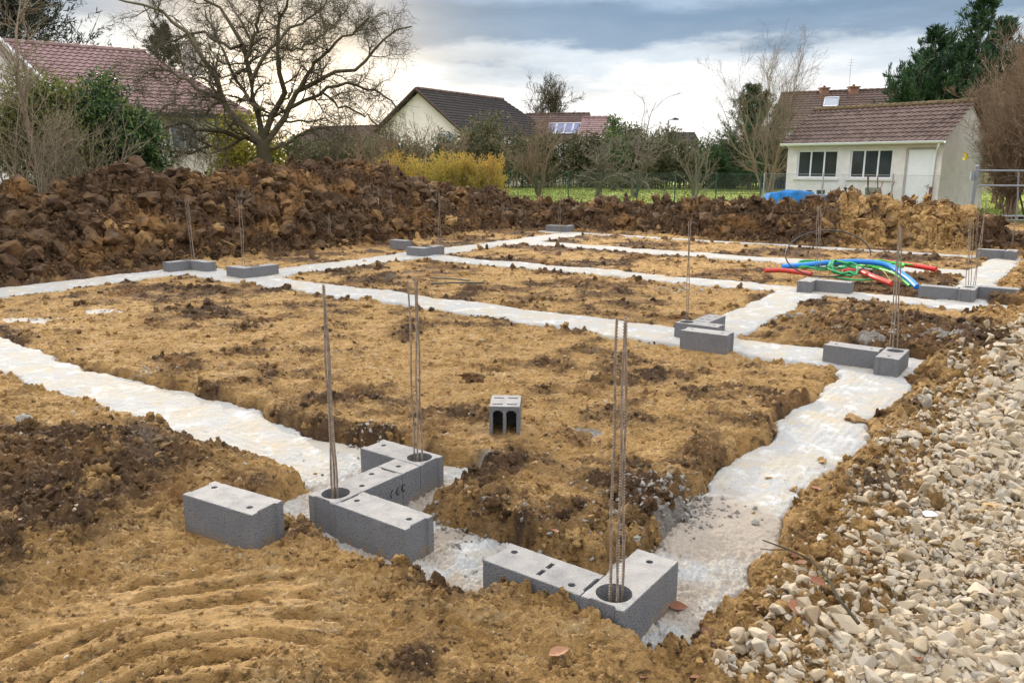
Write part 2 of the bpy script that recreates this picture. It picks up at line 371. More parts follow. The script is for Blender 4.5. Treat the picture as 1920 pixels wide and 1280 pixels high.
# spoil heap: photo column, crest row, toe row -> crest point, height, front width
HEAP = []
for px, cp, tp, back in [(-620, 305, 625, 4), (-260, 318, 560, 4), (-120, 322, 545, 4), (0, 332, 528, 4), (95, 352, 516, 3.4), (180, 322, 504, 3.8), (240, 300, 497, 4), (300, 304, 489, 4), (370, 318, 482, 3.6), (450, 301, 474, 4.2),
                         (520, 306, 464, 4.2), (575, 291, 458, 4.4), (650, 297, 450, 4.4), (705, 302, 443, 4.2), (745, 330, 438, 3.6), (800, 335, 434, 3.4), (865, 345, 430, 3.2), (920, 355, 426, 3), (955, 374, 424, 2.4),
                         (1000, 370, 426, 2.4), (1060, 376, 428, 2.2), (1130, 366, 430, 2.4), (1200, 380, 432, 2.2), (1260, 368, 435, 2.4), (1335, 379, 440, 2.3), (1385, 370, 446, 2.4), (1470, 380, 452, 2.4), (1535, 366, 456, 2.8),
                         (1572, 368, 458, 2.4), (1612, 352, 459, 2.9), (1655, 372, 461, 2.6), (1700, 380, 463, 2.4), (1760, 372, 466, 2.6), (1805, 398, 468, 2.0), (1850, 440, 470, 1.2)]:
    t = gp(px, tp, .1); Y = t.y+back*.75; c = at(px, cp, Y)
    HEAP.append((c.x, c.y, c.z, c.y-t.y+.15))
HEAP = np.array(HEAP)
def heap(x, y):
    """height of the spoil heap"""
    ok = (y > 7) & (y < 40); H = np.zeros(np.shape(x)); 
    xs, ys = x[ok], y[ok]; best = np.zeros(xs.shape)
    for i in range(len(HEAP)-1):
        a, b = HEAP[i], HEAP[i+1]; d = b[:2]-a[:2]; L2 = d@d
        t = np.clip(((xs-a[0])*d[0]+(ys-a[1])*d[1])/L2, 0, 1)
        cx = a[0]+t*d[0]; cy = a[1]+t*d[1]; hh = a[2]+t*(b[2]-a[2]); ww = a[3]+t*(b[3]-a[3])
        q = np.hypot(xs-cx, ys-cy)/ww
        best = np.maximum(best, hh*np.clip(1-q, 0, 1)**.8*np.where(q < 1, 1, 0)*(1-.10*np.exp(-(q/.12)**2)))
    H[ok] = best; return H
PADS = []   # (x, y, r, z) places pressed flat under loose blocks
def pad(p, r, z): PADS.append((p.x, p.y, r, z))
TC = gp(390, 1420, .1)
def terrain(x, y, fine=True):
    x = np.asarray(x, float); y = np.asarray(y, float)
    U, V = to_uv(x, y); d = sdf(x, y); r = np.hypot(x, y)
    n0 = fbm(x, y, .55, 3, 1); n1 = fbm(x, y, 2.1, 3, 11)
    hp = heap(x, y); hm = ss(.03, .25, hp)
    site = (1-ss(26, 32, r))
    # clod cover 0..1
    c = .16+ss(.0, .7, n1*.55+n0*.35+.12)*.6
    c = np.maximum(c, ss(.38, .02, d)*ss(-.45, .4, n1)*.95)
    P = gp(140, 880, .12); lf = ss(1.25, .35, np.hypot((x-P.x)*1.0, (y-P.y)*1.0)+.25*n1)     # dark clods, front left
    P2 = gp(10, 985, .12); lf = np.maximum(lf, .9*ss(1.0, .25, np.hypot(x-P2.x, y-P2.y)+.25*n1))
    rd = ss(2.0, 2.2, U)*ss(3.05, 2.6, U+.25*n1)*ss(-.3, .1, V)                                     # ridge beside the gravel
    P3 = gp(1690, 605, .2); dc = ss(1.9, .5, np.hypot((x-P3.x)*1.1, (y-P3.y)*.8)+.4*n1)
    fr = ss(-.16, -.3, V)*ss(-.7, .0, U)*ss(-.75, -.2, V)*.7
    cut = ss(.05, .15, U)*ss(1.55, 1.35, U)*ss(1.15, .6, V)*ss(.4, .5, V)
    G0 = gp(1262, 950, .1); c = np.maximum(c, ss(.36, .12, np.hypot(x-G0.x, y-G0.y)))
    c = np.clip(np.maximum.reduce([c, lf*1.1, rd, dc*1.05, fr, cut*.9, hm]), 0, 1.1)
    # base level
    lev = .012+.088*np.maximum(ss(3.6, 1.2, V), ss(-.2, 1.0, U)*ss(5.2, 2.5, V))*ss(-6, -2.5, U)+.03*ss(.5, 0, V)*ss(-6, -2.5, U)
    lev = lev*(1-ss(1.95, 2.1, U)*.75); berm = ss(-.30, -.12, V)*ss(.10, -.02, V)*ss(1.15, 1.35, U)*ss(2.1, 1.8, U)
    z = lev+(.022*n0+.012*n1)*np.where(lev > .06, 1.2, .75)
    z = z+lf*.07+rd*(.035+.045*ss(1.6, 3, V))+dc*.13+cut*.03+fr*.015+berm*.035
    z = z+ss(2.25, 3.5, U)*(.07+.02*V*ss(0, 5, V))*ss(-2, 1, V)*ss(30, 14, r)
    z = z-.03*ss(-.25, -.9, V)*ss(.2, 1.2, U)*(1-rd)
    # smeared clay: streaks along the bucket direction
    sm = fbm(x*.45+.15*n1, y*1.6, 6.5, 3, 21); z = z+.017*sm*(1-.6*c)+.010*fbm(x*.6, y*1.3, 26, 2, 31, .6)+.011*fbm(x*.7+.03*n1, y*1.4, 13, 3, 35, .6, True)*(.4+.6*ss(-.3, .3, pn(x*1.7, y*1.7, 36)))
    zb0 = z; b1 = fbm(x+.05*pn(x*5, y*5, 71), y+.05*pn(x*5, y*5, 72), 3.6, 3, 41, .55, True)
    b2 = fbm(x+.02*pn(x*14, y*14, 73), y, 11, 3, 45, .6, True)
    z = z+c*(.045*b1+.024*b2)+(1-c)*.014*b2*ss(-.4, .2, n1)+.007*fbm(x+.01*pn(x*30, y*30, 57), y*1.2, 27, 2, 58, .6, True)*ss(9, 5, r)
    # excavator tread marks, front left
    q = np.hypot(x-TC.x, (y-TC.y)*1.0); A = gp(330, 1190, .1)
    tm = ss(.56, .40, np.hypot((x-A.x)*.8, y-A.y)+.05*n1)
    ph = ((q+.03*pn(x*3, y*3, 77))/.14) % 1.; br = ss(-.55, -.2, pn(x*2.6, y*2.6, 78)); zf = lev+.02*n0; z = z*(1-tm*.85)+(zf+.30*(zb0-zf)+.003*b2)*tm*.85-tm*br*(.060*np.exp(-((ph-.5)/.12)**2)-.015*np.exp(-((ph-.78)/.12)**2))
    # trenches
    wall = ss(-.03, .075, d+.018*b2*ss(5, 3, r)+.02*b1)
    z = np.where(hp > .05, z, z*wall+(-.07)*(1-wall))
    # heap
    big = fbm(x+.1*pn(x*2, y*2, 81), y+.1*pn(x*2, y*2, 82), 1.25, 2, 83, .6, True)
    z = z+hp-.17*hm+hm*(.16*big+.12*b1+.07*b2+.03*fbm(x, y, 19, 2, 47, .6, True))
    # beyond the site
    far = ss(0, 1, (y-24)/5)*(1-hm); z = z*(1-far)+0*far
    z = np.where(r > 60, 0+0*z, z)
    for px_, py_, rr, zz in PADS:
        k = ss(rr*1.35, rr*.85, np.hypot(x-px_, y-py_)); z = z*(1-k)+zz*k
    if not fine: return z
    # colour masks: dark earth, grey mortar mud
    yel = ss(-.3, .4, x-.408*y+.5*n1)*ss(.60, .56, x/np.maximum(y, 1))
    dark = .23+.32*n0+.36*n1+.22*fbm(x, y*1.5, 5, 3, 59)
    dark = np.maximum(dark, hm*(1.12+.12*n0-1.25*yel)); dark = np.where(hm > .5, dark, dark+.25*c*(1-rd*.7)*(1-fr*.6))
    dark = np.maximum(dark, lf*.95*ss(.9, .0, np.abs(n1)-.1)); dark = np.maximum(dark, dc*.75); dark = dark+cut*.12*ss(.02, .2, ss(1.0, .6, V))
    dark = dark+.35*ss(8, 15, r)*(1-hm)*ss(-.5, .5, n0)
    dark = np.maximum(dark, ss(.05, .0, d)*ss(-.09, .03, z)*.62); gv = ss(2.5, 2.95, U)*(1-hm)*ss(20, 12, r); dark = dark*(1-.7*gv); A_ = gp(330, 1190, .1); dark = dark*(1-.85*ss(.8, .4, np.hypot((x-A_.x)*.75, y-A_.y)))
    G = gp(1262, 950, .1); grv = .42*gv; gp_ = ss(.36, .12, np.hypot(x-G.x, (y-G.y)*1.1)+.12*n1); grey = np.maximum(gp_*.9, grv)
    for gx, gy, rr in ((720, 830, .22), (725, 440, .8), (1100, 800, .16), (905, 860, .17), (1770, 640, .35), (1640, 640, .2)):
        g = gp(gx, gy, .1); grey = np.maximum(grey, (1-hm)*.85*ss(rr, rr*.3, np.hypot(x-g.x, y-g.y)+rr*.5*n1))
    return z, dark, grey, c, d, hm

# ------------------------------------------------------------------ concrete blocks (built before the ground: they press pads into it)
def block_mesh(L=.5, W=.2, H=.2, well=None, dots=(), slots=(), notch=(True, True), cut=.0):
    """extruded outline with end grooves, round wells and core holes open at the top"""
    bm = bmesh.new(); w = W/2; g = .012; out = []
    e = .0
    out += [(0, 0), (L, 0)]
    if notch[1]: out += [(L, .035), (L-g, .045), (L-g, W-.045), (L, W-.035)]
    out += [(L, W), (0, W)]
    if notch[0]: out += [(0, W-.035), (g, W-.045), (g, .045), (0, .035)]
    rj = random.Random(int(L*1000)+len(dots)*7+len(slots)+int((well or (0, 0))[0]*100)); dn = []
    for i in range(len(out)):
        a, b = out[i], out[(i+1) % len(out)]; d_ = math.hypot(b[0]-a[0], b[1]-a[1]); m_n = max(1, int(d_/.018)); dn += [(a[0]+(b[0]-a[0])*q/m_n, a[1]+(b[1]-a[1])*q/m_n) for q in range(m_n)]
    out = dn
    def loop(pts, z): return [bm.verts.new((x, y, z)) for x, y in pts]
    ch = .0035   # worn top arris
    cx, cy = L/2, W/2
    ins = []
    for x, y in out:
        c_ = ch*rj.uniform(.35, 1.2)+(rj.uniform(.003, .009) if rj.random() < .05 else 0); ins.append((x+(c_ if x < cx else -c_), y+(c_ if y < cy else -c_)))
    b = loop(out, 0); m_ = [bm.verts.new((x, y, H-ch*rj.uniform(.5, 1.6)-(rj.uniform(.002, .008) if rj.random() < .05 else 0))) for x, y in out]; t = loop(ins, H); n = len(out)
    for i in range(n):
        j = (i+1) % n; bm.faces.new((b[i], b[j], m_[j], m_[i])); bm.faces.new((m_[i], m_[j], t[j], t[i]))
    bm.faces.new(list(reversed(b)))
    edges = [bm.edges.get((t[i], t[(i+1) % n])) for i in range(n)]
    def hole(pts, depth):
        a = loop(pts, H); c = loop([(x*1, y*1) for x, y in pts], H-depth); k = len(pts)
        for i in range(k):
            j = (i+1) % k; bm.faces.new((a[j], a[i], c[i], c[j]))
        bm.faces.new(c); edges.extend(bm.edges.get((a[i], a[(i+1) % k])) for i in range(k))
    for (x, y, r, dp) in ([(*well, .075, .195)] if well else [])+[(x, y, .0165, .12) for x, y in dots]:
        k = 28 if r > .03 else 12
        hole([(x+r*math.cos(2*math.pi*i/k), y+r*math.sin(2*math.pi*i/k)) for i in range(k)], dp)
    for (x, y, lx, ly) in slots:
        hole([(x-lx/2, y-ly/2), (x+lx/2, y-ly/2), (x+lx/2, y+ly/2), (x-lx/2, y+ly/2)], .15)
    bmesh.ops.triangle_fill(bm, edges=edges, use_beauty=True)
    bmesh.ops.recalc_face_normals(bm, faces=bm.faces)
    return bm
def place_block(label, u, v, ax='u', z=0., tilt=0., dyaw=0., group='concrete blocks on the footings', pressed=None, **k):
    o = from_bm('concrete_block', block_mesh(**k), MAT['block_concrete'])
    o.location = uv(u, v, z-.004); a = YAW+dyaw+(math.pi/2 if ax == 'v' else 0)
    o.rotation_euler = (tilt, 0, a)
    tag(o, label, 'concrete block', group)
    if pressed is not None:
        L = k.get('L', .5); dx, dy = math.cos(a), math.sin(a)
        for s in (.1, .25, .4): pad(Vector((o.location.x+dx*s*L/.5-dy*.1, o.location.y+dy*s*L/.5+dx*.1, 0)), .17, pressed)
    return o
D2 = [(.09, .1), (.41, .1)]
# for ax='v' the local x runs along +v and local y along -u, so the block occupies u-W..u
A1 = place_block('grey corner block with a round well, left end of the zigzag group in front', .2, 0, 'v', well=(.1, .1), dots=[(.25, .06), (.40, .14)])
place_block('grey solid block butted to the front corner of the zigzag group, pointing at the viewer', .203, 0, 'u', dots=[(.06, .1), (.43, .1)])
CUTB = place_block('short cut block with black marker letters in the middle of the zigzag group', .2, .503, 'v', L=.146, notch=(False, False), dots=[(.07, .1)])
place_block('grey corner block with a round well, far right end of the zigzag group', -.3, .652, 'u', well=(.4, .1), dots=[(.08, .12)])
u2, v2 = to_uv(-.1286, 3.196)
place_block('long grey block with two slots in its top, left arm of the nearest L', u2, v2, 'u', dots=[(.07, .14), (.43, .05)], slots=[(.27, .13, .022, .05), (.27, .06, .022, .05)])
place_block('grey corner block with a round well, right arm of the nearest L', u2+.703, v2-.002, 'v', well=(.1, .1), dots=[(.42, .1)], notch=(True, False))
u3, v3 = to_uv(-1.678, 3.754)
o = place_block('lone grey block lying on the clay left of the zigzag group', u3, v3, 'u', z=.067, dyaw=.108, dots=[(.07, .14), (.42, .06)], pressed=.062, group=None)
# distant groups
place_block('loose grey block askew on the clay before the middle T-junction', -.15, 4.98, 'u', z=.03, dyaw=.04, dots=D2, pressed=.03)
place_block('corner block with a round well at the middle T-junction, behind the loose block', -.44, 5.47, 'u', well=(.1, .1), dots=[(.42, .1)])
place_block('block with slotted top at the middle T-junction, farthest of its three', -.13, 5.673, 'v', slots=[(.15, .06, .022, .05), (.15, .14, .022, .05), (.35, .06, .022, .05), (.35, .14, .022, .05)])
place_block('long grey block left of the corner block on the right footing', 1.2, 5.30, 'u', dots=D2, dyaw=-.03)
place_block('grey corner block with a round well at the far end of the right footing', 1.915, 5.06, 'v', well=(.37, .1), dots=[(.1, .1)])
place_block('block standing end-on, left half of the pair before the coloured conduits', -.12, 9.50, 'v', dots=D2)
place_block('block lying crosswise, right half of the pair before the coloured conduits', -.117, 9.74, 'u', dots=D2)
place_block('left one of three blocks in a row at the far right footing corner', 1.24, 10.06, 'u', dots=D2)
place_block('middle corner block of three at the far right footing corner', 1.945, 10.03, 'v', well=(.3, .1), dots=[(.1, .1)])
place_block('right one of three blocks in a row at the far right footing corner', 1.95, 10.45, 'u', dots=D2)
place_block('block left of the small corner block below the metal gate', 1.27, 16.30, 'u', dots=D2)
place_block('small far corner block below the metal gate', 1.98, 16.16, 'v', well=(.1, .1))
place_block('block cut by the right edge of the photo below the gate', 2.35, 17.6, 'u', dots=D2)
place_block('left leg of the open V of blocks on the far left footing', -10.0, 5.17, 'v', well=(.4, .1), dots=[(.1, .1)])
place_block('right leg of the open V of blocks on the far left footing', -9.997, 5.58, 'u', dots=D2)
place_block('front block of the left-hand L beside the open V', -8.74, 5.47, 'u', dots=D2)
place_block('side block of the left-hand L beside the open V', -8.24, 5.673, 'v', well=(.1, .1))
place_block('block standing alone left of the far footing crossing', -9.72, 10.38, 'u', z=.03, dots=D2)
place_block('front block of the pair at the far footing crossing', -8.5, 9.65, 'u', dots=D2)
place_block('rear corner block of the pair at the far footing crossing', -8.05, 9.853, 'v', well=(.1, .1))
place_block('left one of the two farthest blocks under the spoil heap', -9.55, 16.5, 'u', dots=D2)
place_block('right one of the two farthest blocks under the spoil heap', -8.84, 16.52, 'v', well=(.1, .1))

# the lettering chalked on the cut block
def letters():
    mb = MB(); s = .045; X = .2035
    def P(v, z): p = uv(X, v, z); return p
    def stroke(pts): mb.tube([P(a, b) for a, b in pts], .0028, 5)
    v0, z0 = .40, .085
    stroke([(v0+.022, z0+s), (v0+.008, z0+s*.8), (v0+.002, z0+s*.4), (v0+.010, z0+.0)])
    v0 += .045
    stroke([(v0+.026, z0+s), (v0+.008, z0+s*.85), (v0, z0+s*.45), (v0+.012, z0+.003), (v0+.026, z0+.004)]); stroke([(v0+.002, z0+s*.5), (v0+.022, z0+s*.52)])
    v0 += .045
    stroke([(v0+.005, z0+s*1.05), (v0+.026, z0+s)]); stroke([(v0+.006, z0+s*1.05), (v0+.002, z0+s*.4), (v0+.012, z0+.005), (v0+.026, z0+.012)])
    o = mb.build('marker_lettering', MAT['marker']); o.parent = CUTB; o.matrix_parent_inverse = (Matrix.Translation(CUTB.location) @ CUTB.rotation_euler.to_matrix().to_4x4()).inverted()
letters()

# hollow block standing on the clay, open end to the viewer
def hollow_block():
    c = gp(946, 815, .112); bm = bmesh.new(); W = .205; H = .20; Dp = .27; wl = .022
    xs = [0, wl, W/2-wl/2, W/2+wl/2, W-wl, W]; zb, zt = 0., H-.03
    mb = MB()
    # walls
    for a, b in ((0, 1), (2, 3), (4, 5)): mb.box(((xs[a]+xs[b])/2-W/2, Dp/2, zt/2), (xs[b]-xs[a], Dp, zt))
    for a, b in ((1, 2), (3, 4)):   # back closing web
        mb.box(((xs[a]+xs[b])/2-W/2, Dp-.03, zt/2), (xs[b]-xs[a], .03, zt-.004))
        for k in range(6):       # rounded head of each cell
            t = k/5; dx = (xs[b]-xs[a])/2*(1-abs(1-2*t)); 
    top = bmesh.new()
    out = [(-W/2, 0), (W/2, 0), (W/2, Dp), (-W/2, Dp)]
    t = [top.verts.new((x, y, H)) for x, y in out]; b = [top.verts.new((x, y, zt+.0015)) for x, y in out]
    for i in range(4): top.faces.new((b[i], b[(i+1) % 4], t[(i+1) % 4], t[i]))
    top.faces.new(list(reversed(b))); ed = [top.edges.get((t[i], t[(i+1) % 4])) for i in range(4)]
    for x in (-.048, .048):
        for y in (.055, .20):
            h = [top.verts.new((x+a*.034, y+b_*.011, H)) for a, b_ in ((-1, -1), (1, -1), (1, 1), (-1, 1))]
            d = [top.verts.new((v.co.x, v.co.y, H-.025)) for v in h]
            for i in range(4): top.faces.new((h[(i+1) % 4], h[i], d[i], d[(i+1) % 4]))
            top.faces.new(d); ed += [top.edges.get((h[i], h[(i+1) % 4])) for i in range(4)]
    bmesh.ops.triangle_fill(top, edges=ed, use_beauty=True)
    # haunches under the top give the cells their arched heads
    for a, b in ((1, 2), (3, 4)):
        for s, x in ((1, xs[a]), (-1, xs[b])):
            x -= W/2; q = [(x, zt), (x+s*.02, zt), (x, zt-.016)]
            f = [top.verts.new((p, 0.001, z)) for p, z in q]; g = [top.verts.new((p, Dp-.05, z)) for p, z in q]
            top.faces.new(f); top.faces.new(list(reversed(g)))
            for i in range(3): top.faces.new((f[i], f[(i+1) % 3], g[(i+1) % 3], g[i]))
    bmesh.ops.recalc_face_normals(top, faces=top.faces)
    me = bpy.data.meshes.new('t'); top.to_mesh(me); top.free()
    V = np.array([v.co for v in me.vertices]); 
    for p in me.polygons: 
        idx = np.array([list(p.vertices)]); base = V[idx[0]]
        mb.add(base, np.arange(len(base))[None]) if len(base) in (3, 4) else None
    o = mb.build('hollow_block', MAT['block_concrete'], label='hollow grey block with two open cells, alone on the clay in the middle', cat='concrete block')
    o.location = c; o.rotation_euler = (0, 0, -.05); pad(Vector((c.x, c.y+.12, 0)), .2, .113)
hollow_block()

# ------------------------------------------------------------------ the ground sheet and the concrete in the trenches
QC, QR = 1150, .0019
def ground():
    aF = np.linspace(R(-38.5), R(38.5), QC); aC = np.concatenate([np.linspace(R(38.5), R(66), 150)[1:], np.linspace(R(66), R(294), 48)[1:], np.linspace(R(294), R(321.5), 150)[1:-1]])
    ang = np.concatenate([aF, aC]); na = len(ang)
    rF = 2.2*np.exp(np.arange(0, math.log(34/2.2), QR)); rr = np.concatenate([np.linspace(.02, 2.2, 14)[:-1], rF, 34*np.exp(np.linspace(0, math.log(1500/34), 60))[1:]])
    nr = len(rr)
    X = rr[:, None]*np.sin(ang)[None]; Y = rr[:, None]*np.cos(ang)[None]
    z = np.zeros(X.shape, np.float32); dark = z.copy(); grey = z.copy(); dd = z.copy()
    for s in range(0, nr, 150):
        a = terrain(X[s:s+150], Y[s:s+150]); z[s:s+150], dark[s:s+150], grey[s:s+150], dd[s:s+150] = a[0], a[1], a[2], a[4]
    i = np.arange(nr-1)[:, None]*na; j = np.arange(na)[None]; jn = (j+1) % na
    F = np.stack([i+j, i+na+j, i+na+jn, i+jn], -1).reshape(-1, 4)
    V = np.stack([X, Y, z], -1)
    g = mk('ground', V, F, MAT['soil'], smooth=True, attrs={'dark': dark.ravel(), 'grey': grey.ravel()}, kind='structure')
    g.data.materials.append(MAT['meadow'])
    cy = Y[:-1, :]; far = (np.broadcast_to(rr[:-1, None], cy.shape) > 31) | ((cy < 1) & (np.broadcast_to(rr[:-1, None], cy.shape) > 30))
    g.data.polygons.foreach_set('material_index', far.astype(np.int32).ravel())
    # concrete
    use = (dd < .13)&(X*0+rr[:, None] < 33)&(rr[:, None] > 2.25)
    use[:, QC:] = False
    cell = use[:-1, :QC-1] & use[1:, :QC-1] & use[:-1, 1:QC] & use[1:, 1:QC]
    ii, jj = np.nonzero(cell); q = np.stack([ii*na+jj, (ii+1)*na+jj, (ii+1)*na+jj+1, ii*na+jj+1], -1)
    idx, inv = np.unique(q, return_inverse=True); inv = inv.reshape(q.shape)
    x = X.ravel()[idx]; y = Y.ravel()[idx]; U, Vv = to_uv(x, y)
    zc = .028*ss(1.2, 2.5, np.hypot(x, y)-3.5)-.085*ss(-.015, .06, dd.ravel()[idx])+.006*fbm(x, y, 3, 2, 91)+.004*fbm(x, y, 14, 3, 92)+.0022*fbm(x, y, 60, 2, 94)-.010*ss(-.12, .02, dd.ravel()[idx])
    zc += .0015*np.sin((np.where((U > 1.4), U, Vv)+.02*pn(x*4, y*4, 95))*2*np.pi/.055)*ss(-.3, .3, pn(x*2, y*2, 96))
    G = gp(1340, 985); mud = .95*ss(.72, .25, np.hypot(x-G.x, (y-G.y)*1.0)+.15*pn(x*3, y*3, 97))
    fro = ss(1.5, .9, Vv)*ss(2.3, 1.9, U)*ss(-.9, -.2, U); mud = np.maximum(mud, fro*(.62+.6*pn(x*3.3, y*3.3, 98)))
    zc += fro*.012*fbm(x, y, 18, 3, 99, .6, True)
    mk('concrete_footing', np.stack([x, y, zc], -1), inv, MAT['fresh_concrete'], smooth=True, attrs={'mud': mud}, label='pale fresh concrete strip footings filling the trenches round the plot', cat='footing')
ground()

# ------------------------------------------------------------------ scattered lumps and stones
def blob_base(k, sub, rough, seed):
    out = []
    for i in range(k):
        bm = bmesh.new(); bmesh.ops.create_icosphere(bm, subdivisions=sub, radius=1)
        V = np.array([v.co for v in bm.verts]); F = np.array([[v.index for v in f.verts] for f in bm.faces]); bm.free()
        rr_ = np.random.default_rng(seed*50+i); nn_ = rr_.normal(size=(9, 3)); nn_ /= np.linalg.norm(nn_, axis=1, keepdims=True); dd_ = rr_.uniform(.55, .95, 9)
        q_ = V@nn_.T; fac = np.min(np.where(q_ > .05, dd_/np.maximum(q_, .05), 9), axis=1); V = V*np.minimum(fac, 1.25)[:, None]
        V = V*(1+.17*pn(V[:, :1]*9+V[:, 2:]*5, V[:, 1:2]*9-V[:, 2:]*6, seed+13)+.12*pn(V[:, :1]*19+V[:, 2:]*9, V[:, 1:2]*19-V[:, 2:]*11, seed+14)) if sub > 2 else V
        r = 1+rough*(pn(V[:, 0]*1.3+i*7+V[:, 2]*.9, V[:, 1]*1.3+V[:, 2]*1.1+seed, seed)+.6*pn(V[:, 0]*3.1+V[:, 2]*2, V[:, 1]*3.1-V[:, 2]*2+i, seed+5)+.35*pn(V[:, 0]*7+V[:, 2]*4, V[:, 1]*7-V[:, 2]*3+i, seed+9))
        out.append((V*r[:, None]*np.array([1, RNG.uniform(.65, 1), RNG.uniform(.5, .8)]), F))
    return out
def chip_base(k, npts=13, bev=.10):
    out = []
    for i in range(k):
        bm = bmesh.new(); r = np.random.default_rng(100+i); dims = np.array([1, r.uniform(.6, .9), r.uniform(.42, .75)])
        for p in r.normal(size=(npts, 3)):
            p /= max(np.abs(p)); p = p*.55+.45*p/np.linalg.norm(p)
            bm.verts.new(p*dims)
        h = bmesh.ops.convex_hull(bm, input=bm.verts)
        for v in [v for v in bm.verts if not v.link_faces]: bm.verts.remove(v)
        bmesh.ops.dissolve_limit(bm, angle_limit=R(18), verts=bm.verts, edges=bm.edges)
        bmesh.ops.bevel(bm, geom=list(bm.edges), offset=bev, segments=1, affect='EDGES', clamp_overlap=True)
        bmesh.ops.triangulate(bm, faces=bm.faces); bm.verts.index_update()
        out.append((np.array([v.co for v in bm.verts]), np.array([[v.index for v in f.verts] for f in bm.faces]))); bm.free()
    return out
def rotm(n, full=True):
    q = RNG.normal(size=(n, 4))
    if not full: q[:, 1:3] *= .28
    q /= np.linalg.norm(q, axis=1, keepdims=True); w, x, y, z = q.T
    return np.stack([1-2*(y*y+z*z), 2*(x*y-z*w), 2*(x*z+y*w), 2*(x*y+z*w), 1-2*(x*x+z*z), 2*(y*z-x*w), 2*(x*z-y*w), 2*(y*z+x*w), 1-2*(x*x+y*y)], -1).reshape(n, 3, 3)
def scatter(name, bases, P, S, tint, mat, full=True, smooth=False, aname='tint', **k):
    Vs, Fs, T, n0 = [], [], [], 0; which = RNG.integers(0, len(bases), len(P)); M = rotm(len(P), full)
    for b, (V, F) in enumerate(bases):
        s = which == b
        if not s.any(): continue
        VV = np.einsum('nij,vj->nvi', M[s], V)*S[s][:, None, None]+P[s][:, None]
        n = s.sum(); Fs.append((F[None]+(np.arange(n)*len(V))[:, None, None]+n0).reshape(-1, 3)); Vs.append(VV.reshape(-1, 3)); T.append(np.repeat(tint[s], len(V))); n0 += n*len(V)
    return mk(name, np.vstack(Vs), np.vstack(Fs), mat, smooth=smooth, attrs={aname: np.concatenate(T)}, **k)
def polar_pts(n, r0, r1, a=43):
    r = r0*np.exp(RNG.uniform(0, 1, n)*math.log(r1/r0)); t = R(1)*RNG.uniform(-a, a, n)
    return r*np.sin(t), r*np.cos(t), r
